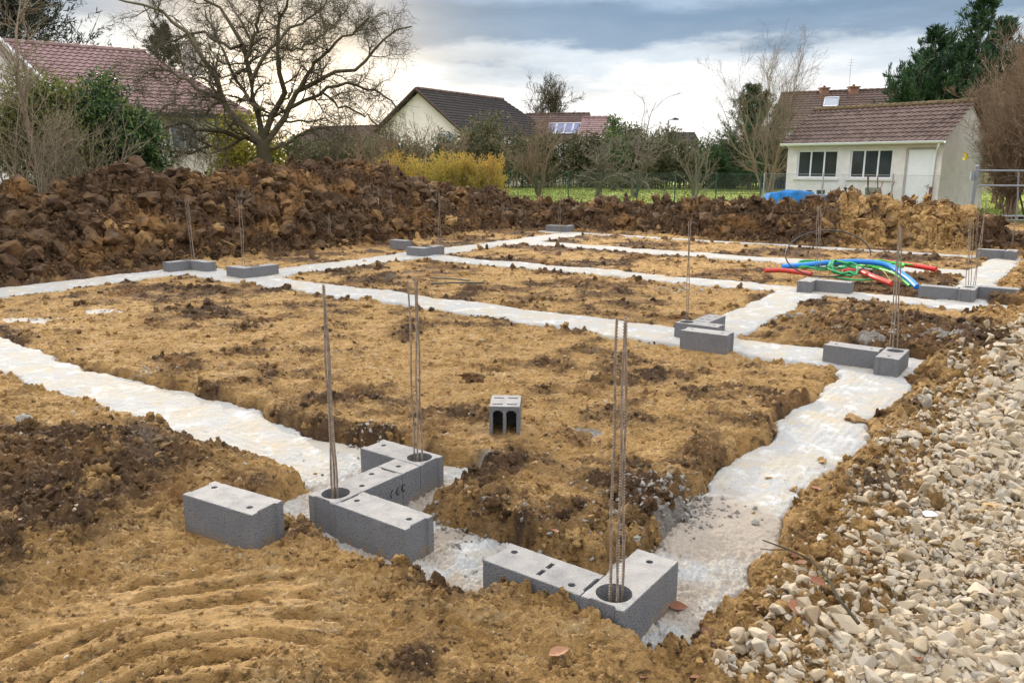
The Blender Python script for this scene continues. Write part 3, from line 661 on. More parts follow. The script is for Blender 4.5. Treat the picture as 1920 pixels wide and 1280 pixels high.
def lumps():
    bases = blob_base(14, 2, .45, 5); big = blob_base(12, 3, .55, 15); huge = blob_base(10, 4, .75, 25); tiny = blob_base(14, 1, .6, 35)
    x, y, r = polar_pts(90000, 2.3, 30)
    z, dk, gr, c, d, hm = terrain(x, y)
    U, V = to_uv(x, y)
    keep = (RNG.uniform(size=len(x)) < (.16+.9*c**2)*.9) & ((d > .0) | (RNG.uniform(size=len(x)) < .05*ss(-.25, .0, d)+.008)) & (U < 2.9+.2*pn(x*2, y*2, 5)) & ((y < 27) | (hm > .4))
    near = np.clip(r/7, .5, 2.2)
    S = (.0045+.013*RNG.uniform(size=len(x))**3*1.6)*(1+.9*c)*near**1.0*(1+1.3*hm)
    tint = np.clip(1-dk*.95+RNG.normal(0, .14, len(x)), 0, 1)
    z = np.where(d < .0, np.maximum(z, .0), z); S = np.where(d < 0, S*.6, S); P = np.stack([x, y, z+S*.12], -1)
    k = keep & (gr < .5)
    scatter('soil_crumbs', bases, P[k], S[k], (dk+RNG.normal(0, .30, len(x)))[k], MAT['soil'], smooth=False, aname='dark', kind='stuff', label='crumbs and clods of clay strewn over the building plot', cat='soil')
    # large clods on the heap and in the rough patches
    x, y, r = polar_pts(15000, 2.4, 30); z, dk, gr, c, d, hm = terrain(x, y); U, V = to_uv(x, y)
    k = (RNG.uniform(size=len(x)) < np.where(hm > .5, .12, .40*ss(.45, .95, c))) & (d > .07) & (U < 2.7)
    S = np.where(hm > .5, np.minimum(.019*RNG.uniform(.05, 1, len(x))**-.5, .05), np.minimum(np.where(c > .75, .024, .016)*RNG.uniform(.03, 1, len(x))**-.6, .075))*np.clip(r/16, .75, 1.15)
    P = np.stack([x, y, z-S*.38], -1); tint = np.clip(1-dk*.95+RNG.normal(0, .16, len(x)), 0, 1)
    hk = k & (hm > .5) & (S > .04); k = k & ~hk
    P[:, 2] -= S*.25*(hm > .5)
    def hs(kk, bases_, nm, lb): scatter(nm, bases_, P[kk], S[kk], (dk+RNG.normal(.0, .08, len(x)))[kk], MAT['soil'], smooth=True, aname='dark', kind='stuff', label=lb, cat='soil')
    hs(hk, huge, 'heap_clods', 'big rough clods piled over the spoil heap')
    scatter('soil_clods', big, P[k], S[k], (dk+RNG.normal(-.06, .18, len(x)))[k], MAT['soil'], smooth=True, aname='dark', kind='stuff', label='large broken clods covering the spoil heap and trench edges', cat='soil')
    Q = [(850, 960, .035), (880, 985, .05), (925, 975, .06), (905, 940, .04), (960, 1000, .07), (1000, 965, .06), (1020, 925, .05), (1050, 990, .055), (1090, 960, .07), (1130, 985, .065), (1150, 940, .06), (1185, 985, .07), (1215, 960, .05), (1180, 925, .04), (835, 925, .03), (980, 940, .04),
         (1545, 940, .07), (1580, 925, .06), (1620, 905, .06), (1530, 965, .045), (1520, 1000, .04), (1600, 850, .05), (1625, 810, .05), (1650, 770, .05), (1500, 1060, .035), (1480, 1040, .035), (1690, 720, .06), (1730, 690, .06), (1540, 1055, .03), (1460, 1160, .035), (1440, 1190, .04), (1480, 1215, .045), (1510, 1230, .04),
         (120, 830, .07), (200, 850, .06), (60, 820, .07), (30, 870, .08), (150, 900, .06), (250, 880, .05), (90, 770, .05), (210, 920, .05), (270, 940, .05), (300, 985, .04), (20, 760, .05), (320, 830, .04), (100, 960, .05), (40, 930, .05),
         (860, 1110, .03), (960, 1115, .035), (1010, 1130, .03), (1060, 1150, .03), (780, 1090, .03), (700, 1040, .035), (660, 1010, .035), (690, 1060, .03), (540, 985, .03), (640, 1000, .03), (1110, 1175, .03), (1180, 1200, .035), (430, 770, .03), (560, 800, .03), (330, 745, .03), (510, 860, .035), (590, 890, .03),
         (1500, 770, .04), (1420, 830, .035), (1370, 870, .04), (1320, 920, .045), (1590, 690, .04), (1560, 710, .04), (1660, 590, .09), (1690, 600, .10), (1720, 610, .08), (1640, 575, .07), (1750, 600, .07), (1600, 570, .06), (760, 500, .05), (850, 480, .05), (660, 505, .05)]
    x = np.array([gp(a, b, .08).x for a, b, s in Q]); y = np.array([gp(a, b, .08).y for a, b, s in Q]); S = np.array([s for a, b, s in Q])*.85
    x = np.r_[x, x+RNG.normal(0, .06, len(x)), x+RNG.normal(0, .08, len(x))]; y = np.r_[y, y[:len(Q)]+RNG.normal(0, .06, len(Q)), y[:len(Q)]+RNG.normal(0, .08, len(Q))]; S = np.r_[S, S*.5, S*.4]
    z, dk, gr, c, d, hm = terrain(x, y); U, V = to_uv(x, y); k = (d > .015) & ~((U > -.36) & (U < .8) & (V > -.06) & (V < .9)) & ~((U > 1.12) & (U < 1.95) & (V > -.04) & (V < .55))
    scatter('edge_clods', huge, np.stack([x, y, z], -1)[k], S[k], np.clip(dk+.12, 0, .8)[k], MAT['soil'], smooth=True, aname='dark', kind='stuff', label='chunky clods broken from the trench edges', cat='soil')
    x, y, r = polar_pts(620000, 9, 30); h0 = heap(x, y) > .12; x, y, r = x[h0], y[h0], r[h0]; z, dk, gr, c, d, hm = terrain(x, y); n = len(x); print('heap crumbs', n)
    S = np.minimum(.013*RNG.uniform(.03, 1, n)**-.55, .042); P = np.stack([x, y, z+RNG.uniform(-.01, .10, n)*RNG.uniform(0, 1, n)], -1)
    scatter('heap_crumbs', tiny, P, S, dk+RNG.normal(-.0, .13, n), MAT['soil'], smooth=False, aname='dark', kind='stuff', label='fine crumbs and lumps covering the spoil heap', cat='soil')
    x, y, r = polar_pts(16000, 2.4, 9); U, V = to_uv(x, y); k = U < 2.5; x, y, r = x[k], y[k], r[k]; z, dk, gr, c, d, hm = terrain(x, y); z = np.where(d < 0, np.maximum(z, .003), z)
    k = (RNG.uniform(size=len(x)) < .35) & ((d > 0) | (RNG.uniform(size=len(x)) < .35)); x, y, z, r = x[k], y[k], z[k], r[k]; S = .0016*RNG.uniform(.02, 1, len(x))**-.5*np.clip(r/3, 1, 2)
    scatter('pale_grit', tiny, np.stack([x, y, z+S*.4], -1), S, RNG.uniform(.2, 1, len(x)), MAT['limestone'], kind='stuff', label='pale grit and chips of limestone pressed into the clay', cat='grit')
    # roots and straw sticking out of the heap
    x, y, r = polar_pts(5000, 9, 27); h0 = heap(x, y) > .25; x, y = x[h0], y[h0]; z = terrain(x, y, False); n = len(x); dr = RNG.normal(size=(n, 3)); dr[:, 2] = np.abs(dr[:, 2])*.5+.1; dr /= np.linalg.norm(dr, axis=1, keepdims=True)
    t_ = np.linspace(0, 1, 5)[None, :, None]; Lr = RNG.uniform(.08, .45, n)[:, None, None]; Pr = np.stack([x, y, z], -1)[:, None]+dr[:, None]*t_*Lr; Pr[:, 1:] += RNG.normal(size=(n, 4, 3))*.015; Pr[:, :, 2] -= (t_[:, :, 0]**2)*Lr[:, :, 0]*.45
    V_, F_ = tubes(Pr, np.tile(np.linspace(.004, .0015, 5), (n, 1)), 3); mk('roots', V_, F_, MAT['twig_tan'], attrs={'tint': np.repeat(RNG.uniform(.2, 1, n), 15)}, kind='stuff', label='thin pale roots and straws sticking out of the spoil heap', cat='roots')
    # grey mortar rubble
    L = []
    for px, py, rr, n in ((725, 440, 1.0, 260), (1258, 940, .24, 420), (700, 828, .18, 120), (1000, 1000, .45, 50), (860, 985, .2, 50), (1270, 540, .3, 40), (270, 705, .2, 50), (1725, 640, .5, 60), (1190, 1010, .2, 50), (800, 945, .08, 40), (1500, 600, .3, 30), (1000, 1030, .3, 40)):
        g = gp(px, py, .05); q = RNG.normal(0, rr*.5, (n, 2)); L.append(np.stack([q[:, 0]*1.4+g.x, q[:, 1]+g.y, np.full(n, (1.8 if py < 500 else 1)*(1 if py > 500 else 1))], -1))
    L = np.vstack(L); x, y = L[:, 0], L[:, 1]; t = terrain(x, y); kk = t[5] < .2; x, y, L = x[kk], y[kk], L[kk]; t = [q[kk] for q in t]; z = np.maximum(t[0], .002); S = .006*RNG.uniform(.15, 1, len(x))**-.7*L[:, 2]*np.where(y > 7, 2, 1)
    scatter('mortar_rubble', bases, np.stack([x, y, z+S*.2], -1), S, RNG.uniform(0, .8, len(x))*np.where(y < 5, .45, 1), MAT['rubble'], kind='stuff', label='grey crumbs of spilt mortar beside the footings', cat='rubble')
lumps()
def gravel():
    bases = chip_base(24)
    out = []
    x, y, r = polar_pts(250000, 2.2, 17, 38); r_ = 1.6*np.exp(RNG.uniform(0, 1, 60000)*math.log(9)); a_ = R(1)*RNG.uniform(38, 72, 60000); x = np.r_[x, r_*np.sin(a_)]; y = np.r_[y, r_*np.cos(a_)]; r = np.r_[r, np.maximum(r_, 2.6)]
    U, V = to_uv(x, y); k0 = U > 1.95; x, y, r, U, V = x[k0], y[k0], r[k0], U[k0], V[k0]; n = fbm(x, y, 1.6, 3, 7); n2 = fbm(x, y, 5, 2, 8)
    edge = 2.52+.06*ss(2.5, 1, V)+.16*n+.09*n2+.10*ss(3, 6, V)+.10*ss(.9, .0, V)+.3*ss(.1, -1, V)+ .42*ss(6, 9, V)
    inside = (U > edge) & (V > -4)
    stray = (U > edge-.34) & (U < edge) & (RNG.uniform(size=len(x)) < .22) & (V > .0)
    patch = ss(.52, .95, fbm(x, y, 1.15, 2, 19)+.25*n2)       # places where clay shows through
    k = (inside & (RNG.uniform(size=len(x)) > patch*.85)) | stray
    k &= RNG.uniform(size=len(x)) < np.clip(1.15-.03*r, .3, 1)
    x, y, r, U = x[k], y[k], r[k], U[k]
    z = terrain(x, y, False)
    S = np.exp(RNG.normal(math.log(.0125), .5, len(x))); S = np.clip(S, .005, .042)*np.clip(r/4, 1.0, 1.7)*(1+.25*ss(4, 2.8, r))
    z = z+S*.35+RNG.uniform(-.010, .012, len(x))
    scatter('gravel', bases, np.stack([x, y, z], -1), S, RNG.uniform(.15, 1, len(x)), MAT['limestone'], kind='stuff', label='pale angular limestone gravel banked along the right side', cat='gravel')
    return bases
CH = gravel()

# ------------------------------------------------------------------ single stones, leaves, stick and scraps
def tz(x, y): return float(terrain(np.array([x]), np.array([y]), False)[0])
def stone(label, px, py, size, mat='limestone', tint=.7, seed=0, flat=1., base=None, z=None, sx=1.):
    g = gp(px, py, .1); zz = tz(g.x, g.y); g = gp(px, py, max(zz, 0)); V, F = (base or CH)[seed % len(base or CH)]
    M = np.array(Matrix.Rotation(seed*1.7, 3, 'Z')); V = (V*np.array([sx, 1, flat]))@M.T*size
    o = mk('stone', V, F, MAT[mat], attrs={'tint': np.full(len(V), tint)}, label=label, cat='stone'); o.location = (g.x, g.y, max(zz, 0)+size*.35*flat+(.018 if to_uv(g.x, g.y)[0] > 2.35 else 0)); return o
bl = blob_base(6, 3, .5, 44)
stone('grey rounded stone on the brown clods at the far left', 45, 792, .055, 'rubble', .45, 3, base=bl)
stone('large flat-topped limestone slab at the near edge of the gravel', 1590, 1185, .062, seed=5, tint=.55, sx=1.35, flat=.7)
stone('pale pointed limestone lump beside the red leaves at the gravel edge', 1480, 1108, .045, seed=2, tint=.7)
stone('big tan stone behind the flat-topped slab', 1565, 1165, .055, seed=9, tint=.35)
stone('pale stone sitting on clay above the leaning stick', 1543, 1015, .045, seed=4, tint=.8)
stone('ochre clay lump lying on the right concrete strip', 1540, 868, .035, 'clod', .95, 1, base=bl)
stone('smaller ochre crumb below the clay lump on the right strip', 1442, 898, .022, 'clod', .9, 2, base=bl)
stone('brown crumb farther down the right strip', 1490, 918, .022, 'clod', .7, 4, base=bl)
stone('brown clod cast onto the edge of the right strip by the gravel bank', 1603, 795, .07, 'clod', .55, 0, base=bl)
stone('big dark clod left of the three tall bars in the middle of the clay', 1090, 830, .075, 'clod', .35, 3, base=bl)
stone('dark broken clod on the clay above the hollow block', 885, 712, .085, 'clod', .2, 2, base=bl)
stone('reddish brick chip among the gravel at the right', 1858, 1118, .02, 'brick', .5, 7)
stone('orange-brown stone half sunk in the gravel on the right', 1857, 962, .045, 'clod', 1, 5, base=bl)
stone('white pebble in front of the nearest L of blocks', 1075, 1130, .02, seed=11, tint=.6)
stone('white stone between the lone block and the zigzag group', 545, 998, .022, seed=12, tint=.8)
stone('square chunk of limestone near the lower right corner', 1830, 1120, .05, seed=14, tint=.7)
stone('grey pebble on the left clay close to the concrete strip', 459, 872, .016, 'rubble', .7, 1, base=bl)
def leaf(label, px, py, size, tint, seed=0, col='leaf_dead', lift=.008):
    g = gp(px, py, .08); zz = max(tz(g.x, g.y), 0); g = gp(px, py, zz); r = np.random.default_rng(seed)
    n = 9; t = np.linspace(0, 1, n); w = np.sin(np.pi*t**.85)*.30; V = []
    for i in range(n):
        for s in (-1, -.5, 0, .5, 1):
            V.append(((t[i]-.5), s*w[i], .10*abs(s)**1.3*w[i]/.3+.16*(t[i]-.45)**2+.012*math.sin(i*2.7+s*3)))
    V = np.array(V)*size; idx = np.arange(n*5).reshape(n, 5); F = np.stack([idx[:-1, :-1], idx[1:, :-1], idx[1:, 1:], idx[:-1, 1:]], -1).reshape(-1, 4)
    o = mk('fallen_leaf', V, F, MAT[col], smooth=True, attrs={'tint': np.full(len(V), tint)}, label=label, cat='leaf')
    if to_uv(g.x, g.y)[0] > 2.25: lift += .028
    o.location = (g.x, g.y, zz+lift+size*.06); o.rotation_euler = (r.uniform(-.3, .3), r.uniform(-.3, .3), r.uniform(0, 6.28)); return o
for i, a in enumerate([
    ('pinkish dry leaf lying on the clay at the bottom centre', 1048, 1228, .085, .65), ('pale brown leaf at the bottom edge right of centre', 1208, 1272, .07, .7),
    ('long pink-brown leaf at the rim of the right strip', 1528, 920, .10, .5), ('dark red leaf in the shade under the cut clay bank', 1040, 1000, .07, .2),
    ('curled rusty leaf beside the nearest corner block', 1272, 1142, .085, .25), ('broad red-brown leaf at the concrete edge below the stick', 1420, 1142, .10, .3),
    ('large rusty leaf on stones right of the stick', 1525, 1105, .10, .35), ('long mauve leaf flat between the stones near the stick foot', 1493, 1158, .11, .45),
    ('bright rust leaf standing under the stick', 1500, 1070, .08, .15), ('orange leaf below the lower end of the stick', 1568, 1142, .07, .2),
    ('small orange leaf on the clay ridge beside the right strip', 1592, 934, .045, .6), ('rust leaf at the clay lip near the lower right strip', 1490, 1045, .06, .2),
    ('small folded leaf on dark clay in the bottom right', 1440, 1210, .06, .4), ('dark leaf at the tip of the near concrete edge', 1325, 1190, .06, .15),
    ('brown leaf deep in the gravel at the bottom right', 1720, 1250, .06, .3), ('rose leaf on the gravel right of the clay ridge', 1655, 968, .06, .55),
    ('orange scrap of leaf left of the large rusty leaf', 1435, 1118, .05, .2), ('pale leaf in the extreme bottom of the photo near the gravel', 1305, 1275, .06, .6),
    ('leaf lying upon the stones above the gravel slab', 1620, 1050, .06, .6)]):
    leaf(*a, seed=i)
def stick():
    P = [(1610, 1168, .10), (1575, 1125, .13), (1550, 1080, .14), (1520, 1048, .13), (1480, 1030, .11), (1430, 1012, .10)]
    mb = MB(); pts = [gp(a, b, c+.03) for a, b, c in P]; mb.tube(pts, [.008, .007, .006, .005, .004, .003], 6)
    mb.tube([pts[4], gp(1442, 1030, .13), gp(1425, 1028, .12)], [.003, .0025, .002], 5); mb.tube([pts[2], gp(1556, 1050, .2)], [.004, .002], 5); mb.tube([pts[3], gp(1505, 1062, .15)], [.003, .002], 5)
    mb.build('stick', MAT['bark_dark'], label='thin dark forked stick leaning across the gravel edge', cat='stick')
stick()
def scrap(label, px, py, s, seed):
    g = gp(px, py, .15); z = tz(g.x, g.y); r = np.random.default_rng(seed); V = np.array([[(i/3-.5)*s+r.normal(0, s*.05), (j/3-.5)*s*.7+r.normal(0, s*.05), r.uniform(0, s*.25)] for i in range(4) for j in range(4)])
    idx = np.arange(16).reshape(4, 4); F = np.stack([idx[:-1, :-1], idx[1:, :-1], idx[1:, 1:], idx[:-1, 1:]], -1).reshape(-1, 4)
    o = mk('paper_scrap', V, F, MAT['paper'], label=label, cat='scrap'); o.location = (g.x, g.y, z+.035)
scrap('small crumpled white scrap on the gravel', 1744, 958, .06, 1); scrap('tiny white scrap beside the leaves at the near concrete tip', 1453, 1112, .03, 2)
def puddle_patch(label, px, py, rx, ry, seed):
    """thin spill of concrete milk dried on the clay"""
    g = gp(px, py, .12); n = 26; m = 8; V = []; r = np.random.default_rng(seed)
    rad = 1+.35*np.array([pn(np.array([math.cos(a)*1.7+seed]), np.array([math.sin(a)*1.7]), seed)[0] for a in np.linspace(0, 2*np.pi, n, endpoint=False)])+.18*r.normal(size=n)*.6
    for k in range(m):
        for i in range(n):
            q = (k+1)/m; a = 2*np.pi*i/n; V.append((g.x+math.cos(a)*rx*rad[i]*q, g.y+math.sin(a)*ry*rad[i]*q, 0))
    V = np.array(V); z = terrain(V[:, 0], V[:, 1], False); zs = z.mean(); V[:, 2] = zs*.6+.4*z+.012-.03*np.repeat((np.arange(m)+1)/m, n)**3
    V = np.vstack([V, [g.x, g.y, zs+.012]]); idx = np.arange(n*m).reshape(m, n); F = np.stack([idx[:-1], np.roll(idx[:-1], -1, 1), np.roll(idx[1:], -1, 1), idx[1:]], -1).reshape(-1, 4)
    F3 = np.array([(n*m, i, (i+1) % n) for i in range(n)]); mk('concrete_spill', V, [F, F3], MAT['fresh_concrete'], smooth=True, attrs={'mud': np.full(len(V), .25)}, label=label, cat='spill')
puddle_patch('long white concrete spill on the clay at the far left edge', 60, 584, .55, .28, 1); puddle_patch('smaller white spill among dark clods left of the open V', 190, 568, .33, .22, 2)

# ------------------------------------------------------------------ starter bars
def bars(label, base, tops, yoff=0., rad=.005, zb=.16, ring=False):
    g = gp(base[0][0], base[0][1], zb); e = empty('rebar_cage', (g.x, g.y, 0), label=label, cat='rebar', group='starter bars rising from the footings')
    for (bx, by), (tx, ty) in zip(base, tops):
        b = gp(bx, by, zb); t = at(tx, ty, b.y+yoff); b = b+(b-t).normalized()*.16
        n = 26; L = (t-b); pts = [b+L*(i/n)+Vector((.004*math.sin(i*.5+bx), .004*math.cos(i*.4+tx), 0)) for i in range(n+1)]
        mb = MB(); mb.tube([p-e.location for p in pts], rad, 6)
        # rolled ribs of the bar
        if b.y < 8:
            m = int(L.length/.012); 
            for i in range(m):
                p = b+L*(i/m)-e.location; mb.tube([p+Vector((0, 0, -.0022)), p+Vector((0, 0, .0022))], rad*1.13, 6, True)
        mb.build('bar', MAT['rebar'], e)
    return e
bars('tall bars in the well of the zigzag group\'s near corner block', [(624, 932), (633, 934), (627, 926)], [(605, 533), (608, 534), (607, 531)])
bars('three bars in the well at the far end of the zigzag group', [(777, 862), (783, 866), (791, 864)], [(766, 526), (779, 521), (782, 530)])
bars('three bars in the well of the nearest L of blocks', [(1143, 1122), (1157, 1129), (1167, 1118)], [(1157, 596), (1171, 600), (1175, 594)])
bars('bars over the middle T-junction blocks', [(1286, 608), (1290, 608)], [(1292, 415), (1294, 416)])
bars('dark bars in the corner block at the far end of the right footing', [(1668, 656), (1674, 659), (1682, 656)], [(1686, 424), (1688, 426), (1691, 428)])
bars('bars rising behind the pair of blocks before the conduits', [(1528, 522), (1532, 522), (1537, 521)], [(1533, 386), (1536, 386), (1539, 388)])
bars('leaning bars over the middle of the three far right blocks', [(1811, 538), (1815, 538), (1820, 539)], [(1819, 408), (1822, 408), (1826, 409)])
bars('single leaning bar right of the three far right blocks', [(1826, 530), (1829, 530)], [(1850, 372), (1851, 374)])
bars('thick bar in front of the metal gate below its rails', [(1896, 462), (1898, 462)], [(1908, 375), (1909, 376)])
bars('bar close to the left post of the metal gate', [(1829, 462), (1831, 462)], [(1834, 378), (1837, 380)])
bars('short pair of bars on the yellow heap side behind the hoop', [(1686, 455), (1689, 455)], [(1687, 424), (1690, 425)])
bars('leaning thin bars over the open V of blocks', [(361, 489), (366, 489), (364, 491)], [(346, 372), (349, 374), (353, 372)])
bars('thin bars over the left-hand L of blocks', [(455, 500), (459, 501)], [(447, 374), (452, 375)])
bars('bars beside the grey rubble under the dark heap', [(735, 437), (738, 437)], [(731, 356), (733, 356)])
bars('bars over the far footing crossing', [(822, 468), (826, 468)], [(823, 362), (824, 362)])
bars('short bars at the foot of the left heap', [(618, 455), (621, 455)], [(616, 399), (618, 399)])
bars('bars above the farthest pair of blocks', [(1048, 428), (1051, 428)], [(1048, 366), (1050, 366)])
bars('short bars left of the far footing crossing bars', [(811, 428), (814, 428)], [(808, 382), (811, 380)])
bars('faint bars under the yellow bush end of the heap', [(942, 424), (945, 424)], [(941, 380), (944, 380)])

# ------------------------------------------------------------------ conduits
def pipe(name, label, pts, r, mat, corr=False, cat='conduit', group=None, sides=12):
    pts = [Vector(p) for p in pts]; 
    # catmull-rom
    out = []; P = [2*pts[0]-pts[1]]+pts+[2*pts[-1]-pts[-2]]
    for i in range(1, len(P)-2):
        for k in range(14):
            t = k/14; a, b, c, d = P[i-1:i+3]; out.append(.5*((2*b)+(c-a)*t+(2*a-5*b+4*c-d)*t*t+(3*b-a-3*c+d)*t**3))
    out.append(pts[-1]); rr = [r*(1.06 if corr and i % 2 else 1) for i in range(len(out))]
    mb = MB(); mb.tube(out, rr, sides, caps=False)
    # open mouth: inner wall at both ends
    if r > .02:
        for e, q in ((0, 3), (-1, -4)): mb.tube([out[e], out[q]], r*.82, sides, True)
    return mb.build(name, MAT[mat], smooth=True, label=label, cat=cat, group=group)
def hz(px, py, z): return gp(px, py, z)
G = 'conduits lying on the far plot'
pipe('conduit', 'thick blue corrugated conduit arching over the others', [hz(1466, 500, .22), hz(1510, 497, .25), hz(1560, 492, .32), hz(1620, 491, .36), hz(1665, 498, .33), hz(1700, 520, .22), hz(1720, 538, .14)], .042, 'pipe_blue', True, group=G)
pipe('conduit', 'red conduit stub at the left of the coloured bundle', [hz(1434, 507, .17), hz(1470, 507, .17), hz(1522, 514, .16)], .038, 'pipe_red_dull', True, group=G)
pipe('conduit', 'long red conduit reaching out to the right of the bundle', [hz(1600, 497, .2), hz(1650, 491, .24), hz(1700, 496, .22), hz(1755, 505, .2)], .04, 'pipe_red', True, group=G)
pipe('conduit', 'red conduit curving down through the green coils', [hz(1582, 508, .2), hz(1610, 508, .22), hz(1640, 520, .2), hz(1672, 532, .16)], .04, 'pipe_red_dull', True, group=G)
rg = np.random.default_rng(12)
def coil(label, px, py, W, H, turns, mat, seed, open_=1.0):
    r = np.random.default_rng(seed); c = gp(px, py, .16); s = c.y/FPX; pts = []
    for k in range(turns*10):
        a = 2*math.pi*k/10; q = 1+.12*r.normal()*open_
        pts.append((c.x+W*s*math.cos(a)*q/2, c.y+.18*math.sin(a)+.05*r.normal(), c.z+.05+H*s*(.5+.5*math.sin(a))*q*.6+.015*r.normal()))
    pipe('conduit', label, pts, .016, mat, group=G, sides=7)
coil('dark green hose wound in long flat loops at the left of the bundle', 1540, 506, 90, 14, 4, 'pipe_green', 1, .8)
coil('green hose forming the round coil in front of the bundle', 1578, 518, 50, 34, 3, 'pipe_green', 2)
coil('lime green hose in flat loops at the right of the bundle', 1650, 505, 90, 12, 4, 'pipe_lime', 3, .8)
pipe('conduit', 'lime green hose running under the blue conduit end', [hz(1630, 500, .2), hz(1670, 510, .2), hz(1690, 522, .17), hz(1706, 536, .14)], .02, 'pipe_lime', group=G)
pipe('conduit', 'green tail of hose trailing along the clay before the bundle', [hz(1560, 518, .15), hz(1590, 524, .14), hz(1620, 525, .14), hz(1645, 524, .14)], .015, 'pipe_green', group=G)
pipe('cord', 'tan cord standing out of the lime hose loops', [hz(1648, 498, .22), hz(1662, 515, .18), hz(1672, 530, .15)], .006, 'cord_tan', cat='cord', sides=5)
def hoop():
    Y = gp(1560, 520, .13).y+.3; pts = []
    for k in range(29):
        a = math.pi*2*k/28; pts.append(at(1553+80*math.cos(a), 479-(47 if math.sin(a) > 0 else 40)*math.sin(a), Y-.25+.3*math.sin(a)))
    pipe('hose_hoop', 'black and grey hose standing as a large open hoop over the conduits', pts[:27], .011, 'pipe_black', cat='hose', sides=8)
hoop()
pipe('cable', 'upper dark green cable of the two lying on the middle clay', [hz(806, 521, .15), hz(850, 523, .15), hz(880, 526, .15)], .011, 'cable_dark', cat='cable', sides=6)
pipe('cable', 'lower dark green cable of the two lying on the middle clay', [hz(808, 532, .15), hz(850, 530, .15), hz(907, 530, .15)], .011, 'cable_dark', cat='cable', sides=6)

# ------------------------------------------------------------------ buildings
def tiled(name, e0, e1, r1, r0, mat, parent, tw=.30, th=.34, amp=.022, thick=.05, seed=1):
    """pantile roof slope; e0,e1 eave corners, r0,r1 ridge corners (quad may be a trapezium)"""
    e0, e1, r1, r0 = [np.array(list(p)) for p in (e0, e1, r1, r0)]; rnd = np.random.default_rng(seed)
    Lw = np.linalg.norm(e1-e0); Ls = (np.linalg.norm(r0-e0)+np.linalg.norm(r1-e1))/2; nc = max(2, int(Lw/tw)); nr = max(2, int(Ls/th))
    nrm = np.cross(e1-e0, r0-e0); nrm /= np.linalg.norm(nrm); nrm = nrm if nrm[2] > 0 else -nrm
    cols = nc*6+1; s = np.linspace(0, 1, cols); prof = amp*(np.cos(np.arange(cols)/6*2*np.pi)); V = []; T = []; F = []; n = 0
    tt = .5+rnd.normal(0, .10, (nr, nc))+rnd.normal(0, .05, (nr, 1))
    for i in range(nr):
        for k, (t, h) in enumerate(((i/nr, thick), ((i+1.05)/nr, .01))):
            t = min(t, 1); a = e0+(r0-e0)*t; b = e1+(r1-e1)*t; V.append(a+(b-a)*s[:, None]+nrm*(prof+h)[:, None]); T.append(tt[i][np.minimum(np.arange(cols)//6, nc-1)])
        a = e0+(r0-e0)*(i/nr); b = e1+(r1-e1)*(i/nr); V.append(a+(b-a)*s[:, None]+nrm*(prof*.2-.005)[:, None]); T.append(T[-1])
        q = n+np.arange(cols-1); F.append(np.stack([q, q+1, q+cols+1, q+cols], -1)); F.append(np.stack([q+2*cols, q+2*cols+1, q+1, q], -1)); n += 3*cols
    return mk(name, np.vstack(V), np.vstack(F), MAT[mat], parent, False, {'tint': np.concatenate(T)})
def prism(mb, pts, d):
    """extrude polygon pts along vector d"""
    pts = [np.array(list(p), float) for p in pts]; d = np.array(list(d), float); n = len(pts); V = pts+[p+d for p in pts]
    F3 = [(0, i, i+1) for i in range(1, n-1)]+[(n, n+i+1, n+i) for i in range(1, n-1)]; F4 = [(i, (i+1) % n, (i+1) % n+n, i+n) for i in range(n)]
    mb.add(V, [np.array(F4), np.array(F3)])
class Wall:
    """vertical wall plane from A to B (world xy); (s,z) -> point, off = out of the wall toward the viewer"""
    def __init__(s, A, B):
        s.A = Vector((A.x, A.y, 0)); s.d = Vector((B.x-A.x, B.y-A.y, 0)); s.L = s.d.length; s.d.normalize(); s.n = Vector((s.d.y, -s.d.x, 0))
    def P(s, a, z, off=0): return s.A+s.d*a+s.n*off+Vector((0, 0, z))
    def box(s, mb, a0, a1, z0, z1, o0, o1, t=0.):
        c = [s.P(a, z, o) for o in (o0, o1) for z in (z0, z1) for a in (a0, a1)]
        mb.add([list(p) for p in c], np.array([(0, 1, 3, 2), (4, 6, 7, 5), (0, 4, 5, 1), (2, 3, 7, 6), (0, 2, 6, 4), (1, 5, 7, 3)]), t)
    def hit(s, px, py):
        o = Vector((0, 0, CAMH)); dx = (px-960)/FPX; dy = (640-py)/FPX; d = Vector((dx, CT+dy*ST, -ST+dy*CT))
        t = (s.A-o).dot(s.n)/d.dot(s.n); p = o+d*t; return (p-s.A).dot(s.d), p.z
    def with_holes(s, mb, L0, L1, z0, z1, holes, th=.25):
        """wall slab with rectangular openings"""
        xs = sorted({L0, L1, *[h[0] for h in holes], *[h[1] for h in holes]}); zs = sorted({z0, z1, *[h[2] for h in holes], *[h[3] for h in holes]})
        for i in range(len(xs)-1):
            for j in range(len(zs)-1):
                cx, cz = (xs[i]+xs[i+1])/2, (zs[j]+zs[j+1])/2
                if any(h[0] < cx < h[1] and h[2] < cz < h[3] for h in holes): continue
                mb.quad(s.P(xs[i], zs[j]), s.P(xs[i+1], zs[j]), s.P(xs[i+1], zs[j+1]), s.P(xs[i], zs[j+1]))
        for h in holes:
            a, b, c, d = h
            for p in (((a, c), (b, c)), ((b, c), (b, d)), ((b, d), (a, d)), ((a, d), (a, c))):
                mb.quad(s.P(*p[0], 0), s.P(*p[1], 0), s.P(*p[1], -th), s.P(*p[0], -th))

